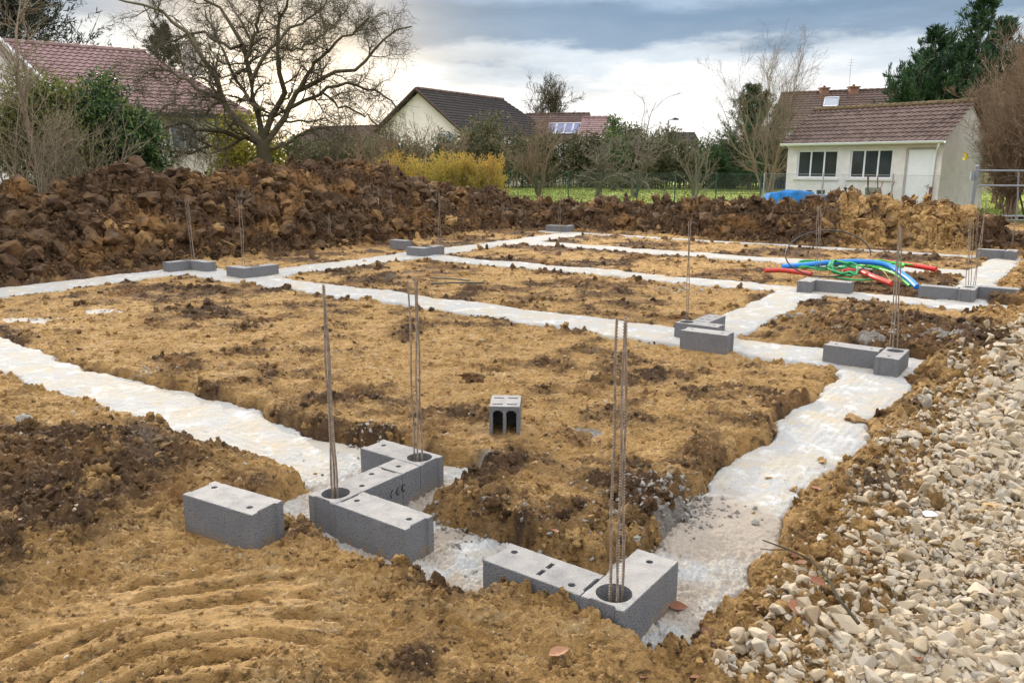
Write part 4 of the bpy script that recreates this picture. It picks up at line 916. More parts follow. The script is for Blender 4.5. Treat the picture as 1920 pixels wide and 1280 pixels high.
def shed():
    A = at(1479, 265, 36.0); B = at(1771, 258, 30.9); W = Wall(A, B); e = empty('shed', (A.x, A.y, 0), label='low white shed with brown pantile roof, two wide windows and a white door', cat='shed')
    zE = (A.z+B.z)/2-.08; print('shed', W.L, zE)
    def h(px, py): return W.hit(px, py)
    w1 = (h(1495, 300)[0], h(1570, 300)[0], h(1500, 333)[1], h(1500, 283)[1]); w2 = (h(1594, 300)[0], h(1673, 300)[0], h(1600, 334)[1], h(1600, 281)[1])
    dr = (h(1698, 330)[0], h(1748, 330)[0], .0, h(1720, 280)[1])
    mb = MB(); W.with_holes(mb, 0, W.L, -.1, zE, [w1, w2, dr]); D = 4.2
    zr = zE+1.42
    def Q(a, b, z): return W.P(a, z, -b)
    for s in (0, W.L):
        mb.quad(Q(s, 0, -.1), Q(s, D, -.1), Q(s, D, zE), Q(s, 0, zE)); mb.add([list(Q(s, 0, zE)), list(Q(s, D, zE)), list(Q(s, D/2, zr))], np.array([(0, 1, 2)]))
    mb.quad(Q(0, D, -.1), Q(W.L, D, -.1), Q(W.L, D, zE), Q(0, D, zE))
    inv = lambda ob: setattr(ob, 'matrix_parent_inverse', Matrix.Translation(e.location).inverted())
    def add(mb_, name, mat, par=e, **k):
        o = mb_.build(name, MAT[mat], par, **k); o.matrix_parent_inverse = Matrix.Translation(e.location).inverted() if par == e else Matrix.Identity(4); return o
    add(mb, 'wall', 'render_white')
    for w in (w1, w2):
        m = MB(); t = .05
        for a0, a1, z0, z1 in ((w[0], w[0]+t, w[2], w[3]), (w[1]-t, w[1], w[2], w[3]), (w[0]+t, w[1]-t, w[2], w[2]+t), (w[0]+t, w[1]-t, w[3]-t, w[3])): W.box(m, a0, a1, z0, z1, -.12, -.06)
        for f in (1/3, 2/3): c = w[0]+(w[1]-w[0])*f; W.box(m, c-.03, c+.03, w[2]+t, w[3]-t, -.125, -.055)
        wn = add(m, 'window', 'paint_white')
        g = MB(); W.box(g, w[0]+t, w[1]-t, w[2]+t, w[3]-t, -.11, -.09); add(g, 'pane', 'glass_dark', wn)
        s = MB(); W.box(s, w[0]-.12, w[1]+.12, w[2]-.09, w[2]-.003, -.05, .07); add(s, 'sill', 'render_white', wn)
    m = MB(); W.box(m, dr[0]+.01, dr[1]-.01, 0, dr[3]-.01, -.10, -.05); do = add(m, 'door', 'paint_white'); m = MB(); [W.box(m, *b_) for b_ in ((dr[0]-.07, dr[0]-.003, 0, dr[3]+.07, -.04, .012), (dr[1]+.003, dr[1]+.07, 0, dr[3]+.07, -.04, .012), (dr[0]-.003, dr[1]+.003, dr[3]+.003, dr[3]+.07, -.04, .012))]; add(m, 'door_frame', 'render_grey')
    m = MB(); c = dr[1]-.14; W.box(m, c-.02, c+.02, .95, 1.15, -.05, -.03); W.box(m, c-.12, c+.02, 1.06, 1.09, -.03, -.01); add(m, 'handle', 'alu', do)
    ov = .28
    r = tiled('roof', Q(-.12, -ov, zE-.03), Q(W.L+.15, -ov, zE-.03), Q(W.L+.15, D/2, zr+.05), Q(-.12, D/2, zr+.05), 'roof_mossy', e, .24, .30, .022, .05, 4); inv(r)
    r2 = tiled('roof', Q(W.L+.15, D+ov, zE-.03), Q(-.12, D+ov, zE-.03), Q(-.12, D/2, zr+.05), Q(W.L+.15, D/2, zr+.05), 'roof_mossy', e, .24, .30, .022, .05, 5); inv(r2)
    m = MB(); rnd = random.Random(2); n = 24
    for i in range(n):
        a = -.12+(W.L+.27)*i/n; m.tube([Q(a, D/2, zr+.07+rnd.uniform(-.01, .01)), Q(a+(W.L+.27)/n*1.05, D/2, zr+.08)], [.10, .12], 8, t=rnd.random())
    add(m, 'ridge', 'ridge_moss')
    # fascia, gutter, downpipe
    m = MB(); W.box(m, -.05, W.L+.08, zE-.20, zE-.06, .002, .03); add(m, 'fascia', 'render_cream')
    m = MB(); gz = zE-.05; pts = []
    k = 8
    for s in (-.15, W.L+.18):
        pts.append([W.P(s, gz-.085*math.sin(math.pi*i/k), ov+.08-.085*math.cos(math.pi*i/k)) for i in range(k+1)])
    V = [list(p) for row in pts for p in row]; m.add(V, np.array([(i, i+1, i+k+2, i+k+1) for i in range(k)])); m.tube([W.P(-.15, gz+.005, ov+.165), W.P(W.L+.18, gz+.005, ov+.165)], .014, 6); add(m, 'gutter', 'paint_white')
    dp = h(1765, 280)[0]; dpl = h(1751, 330)[0]
    m = MB(); sx = W.L-.30; m.tube([W.P(W.L-.02, gz-.07, ov+.06), W.P(W.L-.05, gz-.20, ov+.02), W.P(W.L-.20, gz-.42, .09), W.P(W.L-.24, gz-.6, .08), W.P(W.L-.26, 1.05, .08)], .048, 10); d_ = add(m, 'downpipe', 'paint_white')
    m = MB(); m.tube([W.P(W.L-.26, 1.05, .08), W.P(W.L-.27, .0, .08)], .055, 10); add(m, 'pipe_foot', 'rust_pipe', d_)
    # side wall rendered grey: thin skin proud of the gable
    return W
WS = shed()

def house(name, label, A, B, depth, zE, zR, roofmat, wallmat, hipR=0., hipL=0., ridge=True, ov=.35, tw=.32, cat='house', zb=-.2, gable=True):
    """A,B eave ends of the long front wall; ridge parallel to it"""
    W = Wall(A, B); e = empty(name, (0, 0, 0), label=label, cat=cat)
    def Q(a, b, z): return W.P(a, z, -b)
    mb = MB(); L = W.L
    for b in (0, depth): mb.quad(Q(0, b, zb), Q(L, b, zb), Q(L, b, zE), Q(0, b, zE))
    for s, hp_ in ((0, hipL), (L, hipR)):
        mb.quad(Q(s, 0, zb), Q(s, depth, zb), Q(s, depth, zE), Q(s, 0, zE))
        if not hp_: mb.add([list(Q(s, 0, zE)), list(Q(s, depth, zE)), list(Q(s, depth/2, zR-.05))], np.array([(0, 1, 2)]))
    mb.build('wall', MAT[wallmat], e)
    sl = (zR-zE)/(depth/2); z0 = zE-sl*ov
    tiled('roof', Q(-ov, -ov, z0), Q(L+ov, -ov, z0), Q(L+ov-hipR, depth/2, zR), Q(-ov+hipL, depth/2, zR), roofmat, e, tw, .34, .025, .06, 3)
    tiled('roof', Q(L+ov, depth+ov, z0), Q(-ov, depth+ov, z0), Q(-ov+hipL, depth/2, zR), Q(L+ov-hipR, depth/2, zR), roofmat, e, tw, .34, .025, .06, 3)
    for s, hh in ((1, hipR), (0, hipL)):
        if hh:
            a = L+ov if s else -ov; b = a-hh if s else a+hh
            tiled('roof', Q(a, -ov, z0), Q(a, depth+ov, z0), Q(b, depth/2+.01, zR), Q(b, depth/2-.01, zR), roofmat, e, tw, .34, .02, .05, 5)
    m = MB(); n = int(L/.4)
    for i in range(n):
        a = -ov+hipL+(L+2*ov-hipL-hipR)*i/n; m.tube([Q(a, depth/2, zR+.02), Q(a+(L+2*ov-hipL-hipR)/n*1.03, depth/2, zR+.035)], [.12, .14], 7, t=random.random())
    m.build('ridge', MAT[roofmat], e)
    # barge boards
    for s in (-ov, L+ov):
        if (s < 0 and hipL) or (s > 0 and hipR): continue
        for b in (-ov, depth+ov):
            p, q = Q(s, b, z0-.02), Q(s, depth/2, zR-.02); MB().tube([p, q], .07, 4).build('barge_board', MAT[roofmat], e)
    return e, W, Q

# left house, long pink roof: front eave faces the viewer
def left_house():
    Y = 34.; Y2 = 40.
    A = at(-340, 196, 27.5); B = at(462, 212, 36.)
    W = Wall(A, B)
    zE = at(300, 205, 34.3).z; ridgeL = at(0, 68, 38); depth = 9.5
    # height of the ridge from the photo at its left
    zR = at(100, 80, 35.).z
    e, W, Q = house('house', 'large house with long pinkish tiled roof behind the bushes at the left', A, B, depth, zE, zR, 'roof_pink', 'render_cream', hipR=3.2)
    m = MB(); W.box(m, -.3, W.L+.4, zE-.32, zE-.16, .30, .46); m.build('gutter', MAT['dark_plastic'], e)
    # windows in the long wall
    for px in (275, 345, 425):
        a, z = W.hit(px, 250); f = MB(); W.box(f, a-.6, a+.6, z-.7, z+.6, .003, .05); wn = f.build('window', MAT['paint_white'], e)
        g = MB(); W.box(g, a-.5, a-.04, z-.6, z+.5, .05, .06); W.box(g, a+.04, a+.5, z-.6, z+.5, .05, .06); g.build('pane', MAT['glass_sky'], wn)
    # projecting white gable at the left
    gx, gz = W.hit(0, 108); L0 = gx-3.5; half = 1.75; zb = -.2; out = .9
    a0 = W.hit(-30, 100)[0]
    pk = W.P(a0, gz+.9, out); lo = W.P(a0-half, gz-.9, out); hi = W.P(a0+half, gz-.9, out)
    m = MB(); V = [W.P(a0-half, zb, out), W.P(a0+half, zb, out), hi, pk, lo]; V = [list(v) for v in V]+[list(W.P(a0-half, zb, -2)), list(W.P(a0+half, zb, -2)), list(W.P(a0+half, gz-.9, -2)), list(W.P(a0-half, gz-.9, -2))]
    m.add(V, [np.array([(0, 1, 2, 4), (1, 6, 7, 2), (5, 0, 4, 8)]), np.array([(4, 2, 3)])]); m.build('gable', MAT['render_white'], e)
    bk = W.P(a0, gz+.9, -4.5)
    for s in (1, -1):
        q = W.P(a0+s*(half+.35), gz-1.3, out+.25); q2 = W.P(a0+s*(half+.35), gz-1.3, -1.5); p = W.P(a0, gz+.95, out+.25)
        tiled('roof', q2 if s > 0 else q, q if s > 0 else q2, p if s > 0 else bk, bk if s > 0 else p, 'roof_pink', e, .32, .34, .025, .06, 8)
        b = MB(); b.tube([q, p], .09, 4); b.build('barge_board', MAT['paint_white'], e)
    # chimney
    c = at(362, 112, 37.5); m = MB(); m.box((c.x, c.y, c.z+.0), (.6, .6, 1.3)); m.box((c.x, c.y, c.z+.70), (.75, .75, .1)); ch = m.build('chimney', MAT['render_cream'], e)
    m = MB(); m.tube([(c.x, c.y, c.z+.75), (c.x, c.y, c.z+1.0), (c.x, c.y, c.z+1.02), (c.x, c.y, c.z+1.15)], [.12, .12, .18, .03], 8); m.build('cowl', MAT['dark_plastic'], ch)
left_house()

def mid_house():
    """gable end toward the viewer, ridge running back and to the right"""
    # gable wall corners; ridge direction d
    Y = 62.; apex = at(787, 168, Y); Lp = at(712, 243, Y+1.0); Rp = at(868, 243, Y-1.0); zE = (Lp.z+Rp.z)/2
    e = empty('house', (0, 0, 0), label='white gabled house with dark tiled roof in the middle distance', cat='house')
    rg2 = at(943, 183, Y+10); d = (rg2-apex); d.z = 0
    w = Vector((Rp.x-Lp.x, Rp.y-Lp.y, 0)); mid = Vector(((Lp.x+Rp.x)/2, (Lp.y+Rp.y)/2, 0)); zR = apex.z; half = w*.5
    d = Vector((-w.y, w.x, 0)).normalized(); d = (d if d.y > 0 else -d); d = (d*.8+Vector((rg2.x-apex.x, rg2.y-apex.y, 0)).normalized()*.2).normalized()*13
    d = Vector((rg2.x-mid.x, rg2.y-mid.y, 0))
    P = lambda s, t, z: mid+half*s+d*t+Vector((0, 0, z))
    m = MB()
    for t in (0, 1):
        m.quad(P(-1, t, -.2), P(1, t, -.2), P(1, t, zE), P(-1, t, zE))
        if t == 0: m.add([list(P(-1, t, zE)), list(P(1, t, zE)), list(P(0, t, zR-.12))], np.array([(0, 1, 2)]))
    for s in (-1, 1): m.quad(P(s, 0, -.2), P(s, 1, -.2), P(s, 1, zE), P(s, 0, zE))
    m.build('wall', MAT['render_bright'], e)
    o = 1.10; sl = (zR-zE)*(o-1); f = -.04
    tiled('roof', P(o, f, zE-sl), P(o, 1.25, zE-sl), P(0, 1.0, zR), P(0, f, zR), 'roof_dark', e, .32, .36, .03, .07, 1)
    tiled('roof', P(-o, 1.25, zE-sl), P(-o, f, zE-sl), P(0, f, zR), P(0, 1.0, zR), 'roof_dark', e, .32, .36, .03, .07, 2)
    m = MB(); n = 40
    for i in range(n): m.tube([P(0, f+(1-f)*i/n, zR+.03), P(0, f+(1-f)*(i+1.05)/n, zR+.06)], [.13, .16], 6, t=random.random())
    m.build('ridge', MAT['roof_brown'], e)
    for s in (-1, 1):
        m = MB(); m.tube([P(s*o, f-.005, zE-sl), P(0, f-.005, zR)], .12, 4); m.build('barge_board', MAT['roof_brown'], e)
    W = Wall(P(-1, 0, 0), P(1, 0, 0)); a, z = W.hit(836, 262); fr = MB(); W.box(fr, a-.75, a+.75, z-.6, z+.5, .003, .06); wn = fr.build('window', MAT['paint_white'], e)
    g = MB(); W.box(g, a-.66, a-.05, z-.5, z+.4, .06, .07); W.box(g, a+.05, a+.66, z-.5, z+.4, .06, .07); g.build('pane', MAT['glass_sky'], wn)
mid_house()

def solar_house():
    A = at(975, 262, 70); B = at(1092, 262, 69); zE = at(1040, 262, 69.5).z; zR = at(1040, 214, 73).z
    e, W, Q = house('house', 'reddish tiled house with blue solar panels on its roof behind the bare trees', A, B, 8, zE, zR, 'roof_brown', 'render_cream', ov=.2)
    sl = (zR-zE)/4
    for i in range(4):
        px = 1030+i*16; a = W.hit(px, 250)[0]; m = MB(); n = Vector((W.n.x*sl, W.n.y*sl, 1)).normalized()
        c = [Q(a-.32, .7, zE+.7*sl)+n*.14, Q(a+.32, .7, zE+.7*sl)+n*.14, Q(a+.32, 2.3, zE+2.3*sl)+n*.14, Q(a-.32, 2.3, zE+2.3*sl)+n*.14]
        prism(m, c, -n*.05); pn_ = m.build('solar_panel', MAT['solar_blue'], e)
        f = MB()
        for k in range(4): f.tube([c[k]+n*.01, c[(k+1) % 4]+n*.01], .035, 4)
        f.build('frame', MAT['alu'], pn_)
    A = at(1086, 255, 66); B = at(1136, 255, 65.5)
    house('annexe', 'low reddish roofed annexe right of the solar panels', A, B, 6, at(1110, 255, 65.7).z, at(1110, 221, 68.8).z, 'roof_pink', 'render_cream', ov=.15, cat='house')
solar_house()
def brown_house():
    A = at(1452, 236, 62); B = at(1668, 236, 58.5); zE = at(1560, 236, 60).z; zR = at(1600, 172, 64).z
    e, W, Q = house('house', 'house with brown roof, two chimneys and a skylight behind the shed', A, B, 8.5, zE, zR, 'roof_brown', 'render_white', ov=.25)
    sl = (zR-zE)/4.25
    for px, w in ((1534, .8), (1592, .9)):
        a = W.hit(px, 180)[0]; p = Q(a, 4.0, zR); m = MB(); m.box((p.x, p.y, p.z-.35), (w*.75, .5, 1.2)); m.box((p.x, p.y, p.z+.27), (w*.75+.15, .65, .1)); m.box((p.x, p.y, p.z-.45), (w+.3, .9, .12)); c = m.build('chimney', MAT['brick'], e)
        m = MB(); m.tube([p+Vector((0, 0, .32)), p+Vector((0, 0, .46))], .10, 8); m.build('chimney_pot', MAT['rust_pipe'], c)
    a = W.hit(1552, 192)[0]; n = Vector((W.n.x*sl, W.n.y*sl, 1)).normalized()
    c = [Q(a-.5, 2.2, zE+2.2*sl)+n*.14, Q(a+.5, 2.2, zE+2.2*sl)+n*.14, Q(a+.5, 3.3, zE+3.3*sl)+n*.14, Q(a-.5, 3.3, zE+3.3*sl)+n*.14]; m = MB(); prism(m, c, -n*.08); sk = m.build('skylight', MAT['glass_sky'], e)
    f = MB(); [f.tube([c[k]+n*.01, c[(k+1) % 4]+n*.01], .05, 4) for k in range(4)]; f.build('frame', MAT['alu'], sk)
    p = Q(W.hit(1583, 170)[0], 4.25, zR); m = MB(); m.tube([p, p+Vector((0, 0, 2.4))], .02, 5)
    for z in (1.9, 2.1, 2.3): m.tube([p+Vector((-.3, 0, z)), p+Vector((.3, 0, z))], .012, 4)
    m.build('antenna', MAT['alu'], e)
    for px in (1500, 1560, 1620):
        a, z = W.hit(px, 245); f = MB(); W.box(f, a-.5, a+.5, z-.3, z+.3, .003, .05); f.build('window', MAT['paint_white'], e)
brown_house()
def far_house():
    A = at(1262, 262, 92); B = at(1310, 262, 92)
    e, W, Q = house('house', 'small white house with dark roof far behind the grey-green trees', A, B, 7, at(1290, 270, 92).z, at(1290, 250, 95).z, 'roof_dark', 'render_white', ov=.3)
    a, z = W.hit(1287, 280); f = MB(); W.box(f, a-.5, a+.5, z-.5, z+.5, .003, .05); f.build('window', MAT['paint_white'], e)
    A = at(546, 260, 88); B = at(690, 262, 84); house('house', 'low house with faded red roof glimpsed right of the walnut tree', A, B, 8, at(600, 262, 86).z, at(600, 238, 90).z, 'roof_brown', 'render_cream', ov=.3)
far_house()
def lamp():
    b = at(1248, 330, 75); b.z = 0; e = empty('street_lamp', b, label='thin street lamp standing above the hedge in the distance', cat='lamp'); t = at(1246, 226, 75).z
    m = MB(); m.tube([(0, 0, 0), (0, 0, t*.7), (.05, 0, t), (.5, 0, t+.12)], [.10, .08, .07, .06], 6); m.build('pole', MAT['galvanised'], e)
    m = MB(); m.tube([(.4, 0, t+.10), (.65, 0, t+.14), (1.0, 0, t+.10)], [.05, .12, .06], 8); m.build('lamp_head', MAT['dark_plastic'], e)
lamp()

# ------------------------------------------------------------------ things by the shed
def tarp():
    c = at(1503, 365, 33.0); e = empty('tarpaulin', (c.x, c.y, 0), label='bright blue tarpaulin draped over a low pile by the shed', cat='tarpaulin')
    nx, ny = 60, 24; W, D, H = 3.2, 1.2, .80; V = []
    for j in range(ny):
        for i in range(nx):
            s = i/(nx-1); t = j/(ny-1); x = (s-.5)*W; y = (t-.5)*D; ed = min(1, min(s, 1-s)*14)*min(1, min(t, 1-t)*5)
            h = H*ed**.5*(1-.12*math.sin(s*9+1)*t)+.03*math.sin(s*31+t*5)*(1-ed*.5)-.10*(s > .62)*ed; V.append((x+.04*math.sin(t*7+s*12)*(1-ed), y+.06*math.sin(s*37)*(1-ed), max(h, 0)))
    idx = np.arange(nx*ny).reshape(ny, nx); F = np.stack([idx[:-1, :-1], idx[:-1, 1:], idx[1:, 1:], idx[1:, :-1]], -1).reshape(-1, 4); mk('sheet', np.array(V), F, MAT['tarp_blue'], e, True)
    for k, (dx, w) in enumerate(((.30, .22), (.78, .34))):
        m = MB(); m.tube([(0, 0, 0), (0, 0, .16)], [w/2*.9, w/2], 10); o = m.build('plant_pot', MAT['dark_plastic'], label=('small' if k == 0 else 'wider')+' dark pot standing on the blue tarpaulin', cat='pot'); o.location = (c.x+dx, c.y, .70)
tarp()
def barrow():
    a = at(1642, 380, 31.3); e = empty('wheelbarrow', (a.x, a.y, 0), label='old wheelbarrow tipped up against the shed wall', cat='wheelbarrow')
    m = MB()
    for s in (-.22, .22): m.tube([(s, .1, .05), (s*.9, .35, .8), (s*.8, .45, 1.45)], .022, 6); m.tube([(s, .1, .1), (s+.25, -.1, .75), (s+.5, .15, 1.25)], .018, 6)
    m.tube([(-.22, .2, .4), (.22, .2, .4)], .018, 6); m.build('frame', MAT['rust_pipe'], e)
    m = MB(); V = []
    for x, y, z in ((-.28, .25, .2), (.35, .25, .2), (.35, .45, 1.0), (-.28, .45, 1.0), (-.18, -.05, .3), (.25, -.05, .3), (.25, .12, .85), (-.18, .12, .85)): V.append((x, y, z))
    m.add(V, np.array([(4, 5, 6, 7), (0, 1, 5, 4), (1, 2, 6, 5), (2, 3, 7, 6), (3, 0, 4, 7)])); m.build('tray', MAT['barrow_green'], e)
    pts = [(.52, .0+.20*math.cos(t), .42+.20*2.0*math.sin(t)*.9) for t in np.linspace(0, 2*math.pi, 21)]; m = MB(); m.tube(pts, .055, 8, False); w = m.build('wheel', MAT['tyre'], e, True)
    m = MB(); m.tube([(.48, 0, .42), (.56, 0, .42)], .14, 12); m.build('rim', MAT['rust_pipe'], w)
    o = MB().tube([(0, 0, 0), (.05, .5, 1.55)], .03, 6).build('plank', MAT['bark_dark'], label='dark post leaning on the shed wall left of the wheelbarrow', cat='post'); p = at(1630, 380, 31.2); o.location = (p.x, p.y, 0)
barrow()

# ------------------------------------------------------------------ fences
def mesh_fence(name, label, A, B, H, npost, pm, wm, cell=.07, wr=.0028, gaps=(), rails=(1.0,), pr=.03):
    A = Vector((A.x, A.y, 0)); B = Vector((B.x, B.y, 0)); d = B-A; L = d.length; d.normalize(); e = empty(name, A, label=label, cat='fence')
    for i in range(npost):
        p = d*(L*i/(npost-1)); MB().tube([p, p+Vector((0, 0, H+.05))], pr, 7).build('post', MAT[pm], e)
    n = int(L/cell); k = int(H/cell); s0 = np.arange(-k, n)*cell; V = []; 
    P = []
    for sgn in (1, -1):
        for s in s0:
            a, b = s, s+H; z0, z1 = 0., H
            if a < 0: z0 = -a; a = 0
            if b > L: z1 = H-(b-L); b = L
            if b-a < .05: continue
            if sgn < 0: a, b = L-a, L-b
            P.append([list(d*a+Vector((0, 0, z0))), list(d*b+Vector((0, 0, z1)))])
    P = np.array(P); V, F = tubes(P, np.full(P.shape[:2], wr), 3); mk('wire_mesh', V, F, MAT[wm], e)
    m = MB()
    for f in rails: m.tube([Vector((0, 0, H*f)), d*L+Vector((0, 0, H*f))], .006, 5)
    m.build('line_wire', MAT[wm], e)
mesh_fence('chain_link_fence', 'green wire mesh fence with slim posts before the lawn', gp(955, 362, 0)*0+Vector((-.2, 44, 0)), Vector((10.6, 34.3, 0)), 1.5, 8, 'fence_green', 'fence_green', .10, .0035, rails=(1., .5, .06))
mesh_fence('chain_link_fence', 'grey chain-link fence running in front of the shed', Vector((10.7, 34.2, 0)), Vector((15.2, 26.4, 0)), 1.52, 4, 'wire_grey', 'wire_grey', .09, .003, rails=(1.,))
def gate():
    Y = 24.5; e = empty('metal_gate', (at(1822, 400, Y).x, Y, 0), label='galvanised metal gate frame at the right edge in front of the brown shrubs', cat='gate'); e0 = e.location
    def bar(p, q, r, name, mat='galvanised', par=e): return MB().tube([p-e0, q-e0], r, 8).build(name, MAT[mat], par)
    t = at(1833, 312, Y); b = at(1816, 430, Y); bar(Vector((b.x, Y, -.1)), t, .055, 'post'); MB().tube([t-e0, t-e0+Vector((0, 0, .05))], [.075, .02], 8).build('post_cap', MAT['galvanised'], e)
    x1 = at(2060, 320, Y-1).x
    for py in (320, 348, 405, 412):
        p = at(1835, py, Y); q = at(2060, py+1, Y-1); bar(p, q, .028 if py != 412 else .018, 'rail')
    for px in (1910, 2010):
        bar(at(px, 320, Y), at(px-3, 412, Y), .022, 'stile')
    m = at(1826, 330, Y); MB().box(m-e0+Vector((-.08, -.05, 0)), (.10, .08, .28)).build('hinge_box', MAT['galvanised'], e)
gate()
def slat_fence():
    A = Vector((6.0, 66, 0)); B = Vector((24, 60, 0)); d = (B-A).normalized(); e = empty('picket_fence', A, label='low dark picket fence at the far side of the lawn', cat='fence'); m = MB(); L = (B-A).length
    for i in range(int(L/.22)): m.box(d*(i*.22)+Vector((0, 0, .45)), (.10, .03, .9))
    m.build('slat', MAT['bark_dark'], e); m = MB()
    for z in (.25, .7): m.tube([Vector((0, .04, z)), d*L+Vector((0, .04, z))], .03, 4)
    m.build('rail', MAT['bark_dark'], e)
slat_fence()
# lawn
def lawn():
    xs = np.linspace(-22, 32, 120); ys = np.linspace(28.5, 82, 120); X, Y = np.meshgrid(xs, ys); Z = .03+.04*pn(X*.3, Y*.3, 3)+.0*X; k = (Y > 0); Z = Z+.05*0
    idx = np.arange(X.size).reshape(X.shape); F = np.stack([idx[:-1, :-1], idx[:-1, 1:], idx[1:, 1:], idx[1:, :-1]], -1).reshape(-1, 4); Z = Z+.055; mk('lawn', np.stack([X, Y, Z], -1), F, MAT['grass'], smooth=True, kind='structure')
    n = 60000; x = RNG.uniform(-14, 26, n); y = 30*np.exp(RNG.uniform(0, 1, n)*math.log(70/30)); z = .08+.04*pn(x*.3, y*.3, 3); h = RNG.uniform(.03, .11, n); a = RNG.uniform(0, 6.28, n); w = .02*y/40
    lx = RNG.normal(0, .03, n); V = np.stack([np.stack([x-np.cos(a)*w, y-np.sin(a)*w, z], -1), np.stack([x+np.cos(a)*w, y+np.sin(a)*w, z], -1), np.stack([x+lx, y, z+h], -1)], 1)
    mk('grass_blades', V, np.arange(3*n).reshape(-1, 3), MAT['leaf_olive'], attrs={'tint': np.repeat(RNG.uniform(.4, 1, n), 3)}, kind='stuff', label='short green grass blades on the lawn behind the wire fence', cat='grass')
lawn()

# ------------------------------------------------------------------ trees and shrubs
def grow(P, Rd, nc, L, ang, wob, up, ratio, N=6, t0=.25, lmin=.5, rmin=.003, rs=RNG, taper=.35):
    B = len(P); idx = np.repeat(np.arange(B), nc); n = len(idx); M_ = P.shape[1]
    t = rs.uniform(t0, 1, n); f = t*(M_-1); i = np.minimum(f.astype(int), M_-2); w = (f-i)[:, None]
    pos = P[idx, i]*(1-w)+P[idx, i+1]*w; pr = Rd[idx, i]*(1-w[:, 0])+Rd[idx, i+1]*w[:, 0]
    d = P[idx, i+1]-P[idx, i]; d /= np.linalg.norm(d, axis=1, keepdims=True)+1e-9
    q = rs.normal(size=(n, 3)); q -= (q*d).sum(1, keepdims=True)*d; q /= np.linalg.norm(q, axis=1, keepdims=True)
    a = ang*rs.uniform(.6, 1.3, n)[:, None]; d = d*np.cos(a)+q*np.sin(a)
    ll = L*rs.uniform(lmin, 1.2, n)*(1.15-.55*t); out = np.empty((n, N, 3)); out[:, 0] = pos
    for k in range(1, N):
        d = d+wob*rs.normal(size=(n, 3))+np.array([0, 0, up]); d /= np.linalg.norm(d, axis=1, keepdims=True)
        pos = pos+d*(ll/(N-1))[:, None]; out[:, k] = pos
    r0 = np.maximum(pr*ratio, rmin); rr = r0[:, None]*np.linspace(1, taper, N)[None]
    return out, np.maximum(rr, rmin*.7)
def resample(pts, N):
    pts = np.array([list(p) for p in pts], float); s = np.r_[0, np.cumsum(np.linalg.norm(np.diff(pts, axis=0), axis=1))]; u = np.linspace(0, s[-1], N)
    return np.stack([np.interp(u, s, pts[:, k]) for k in range(3)], -1)
class Skel:
    def __init__(s): s.parts = {}
    def add(s, name, P, Rd, sides, tint=None):
        V, F = tubes(P, Rd, sides); s.parts.setdefault(name, []).append((V, F, np.repeat(RNG.uniform(.2, .9, len(P)) if tint is None else np.full(len(P), tint), P.shape[1]*sides)))
    def build(s, e, mats):
        for name, L in s.parts.items():
            n = 0; Vs, Fs, T = [], [], []
            for V, F, t in L: Vs.append(V); Fs.append(F+n); T.append(t); n += len(V)
            V = np.vstack(Vs)-np.array(e.location); mk(name, V, np.vstack(Fs), MAT[mats[name]], e, True, {'tint': np.concatenate(T)})
def leaves(P, size, asp=.4, n_per=1, spread=0., tint=(.0, 1.), up=0., rs=RNG):
    P = np.repeat(P, n_per, 0); n = len(P); P = P+rs.normal(size=(n, 3))*spread
    a = rs.normal(size=(n, 3)); a[:, 2] += up; a /= np.linalg.norm(a, axis=1, keepdims=True); b = rs.normal(size=(n, 3)); b -= (b*a).sum(1, keepdims=True)*a; b /= np.linalg.norm(b, axis=1, keepdims=True)
    s = size*rs.uniform(.6, 1.3, n)[:, None]; c = np.cross(a, b)*.15
    V = np.stack([P, P+a*s*.5+b*s*asp*.5+c*s, P+a*s, P+a*s*.5-b*s*asp*.5+c*s], 1).reshape(-1, 3)
    return V, np.arange(4*n).reshape(-1, 4), np.repeat(rs.uniform(tint[0], tint[1], n), 4)

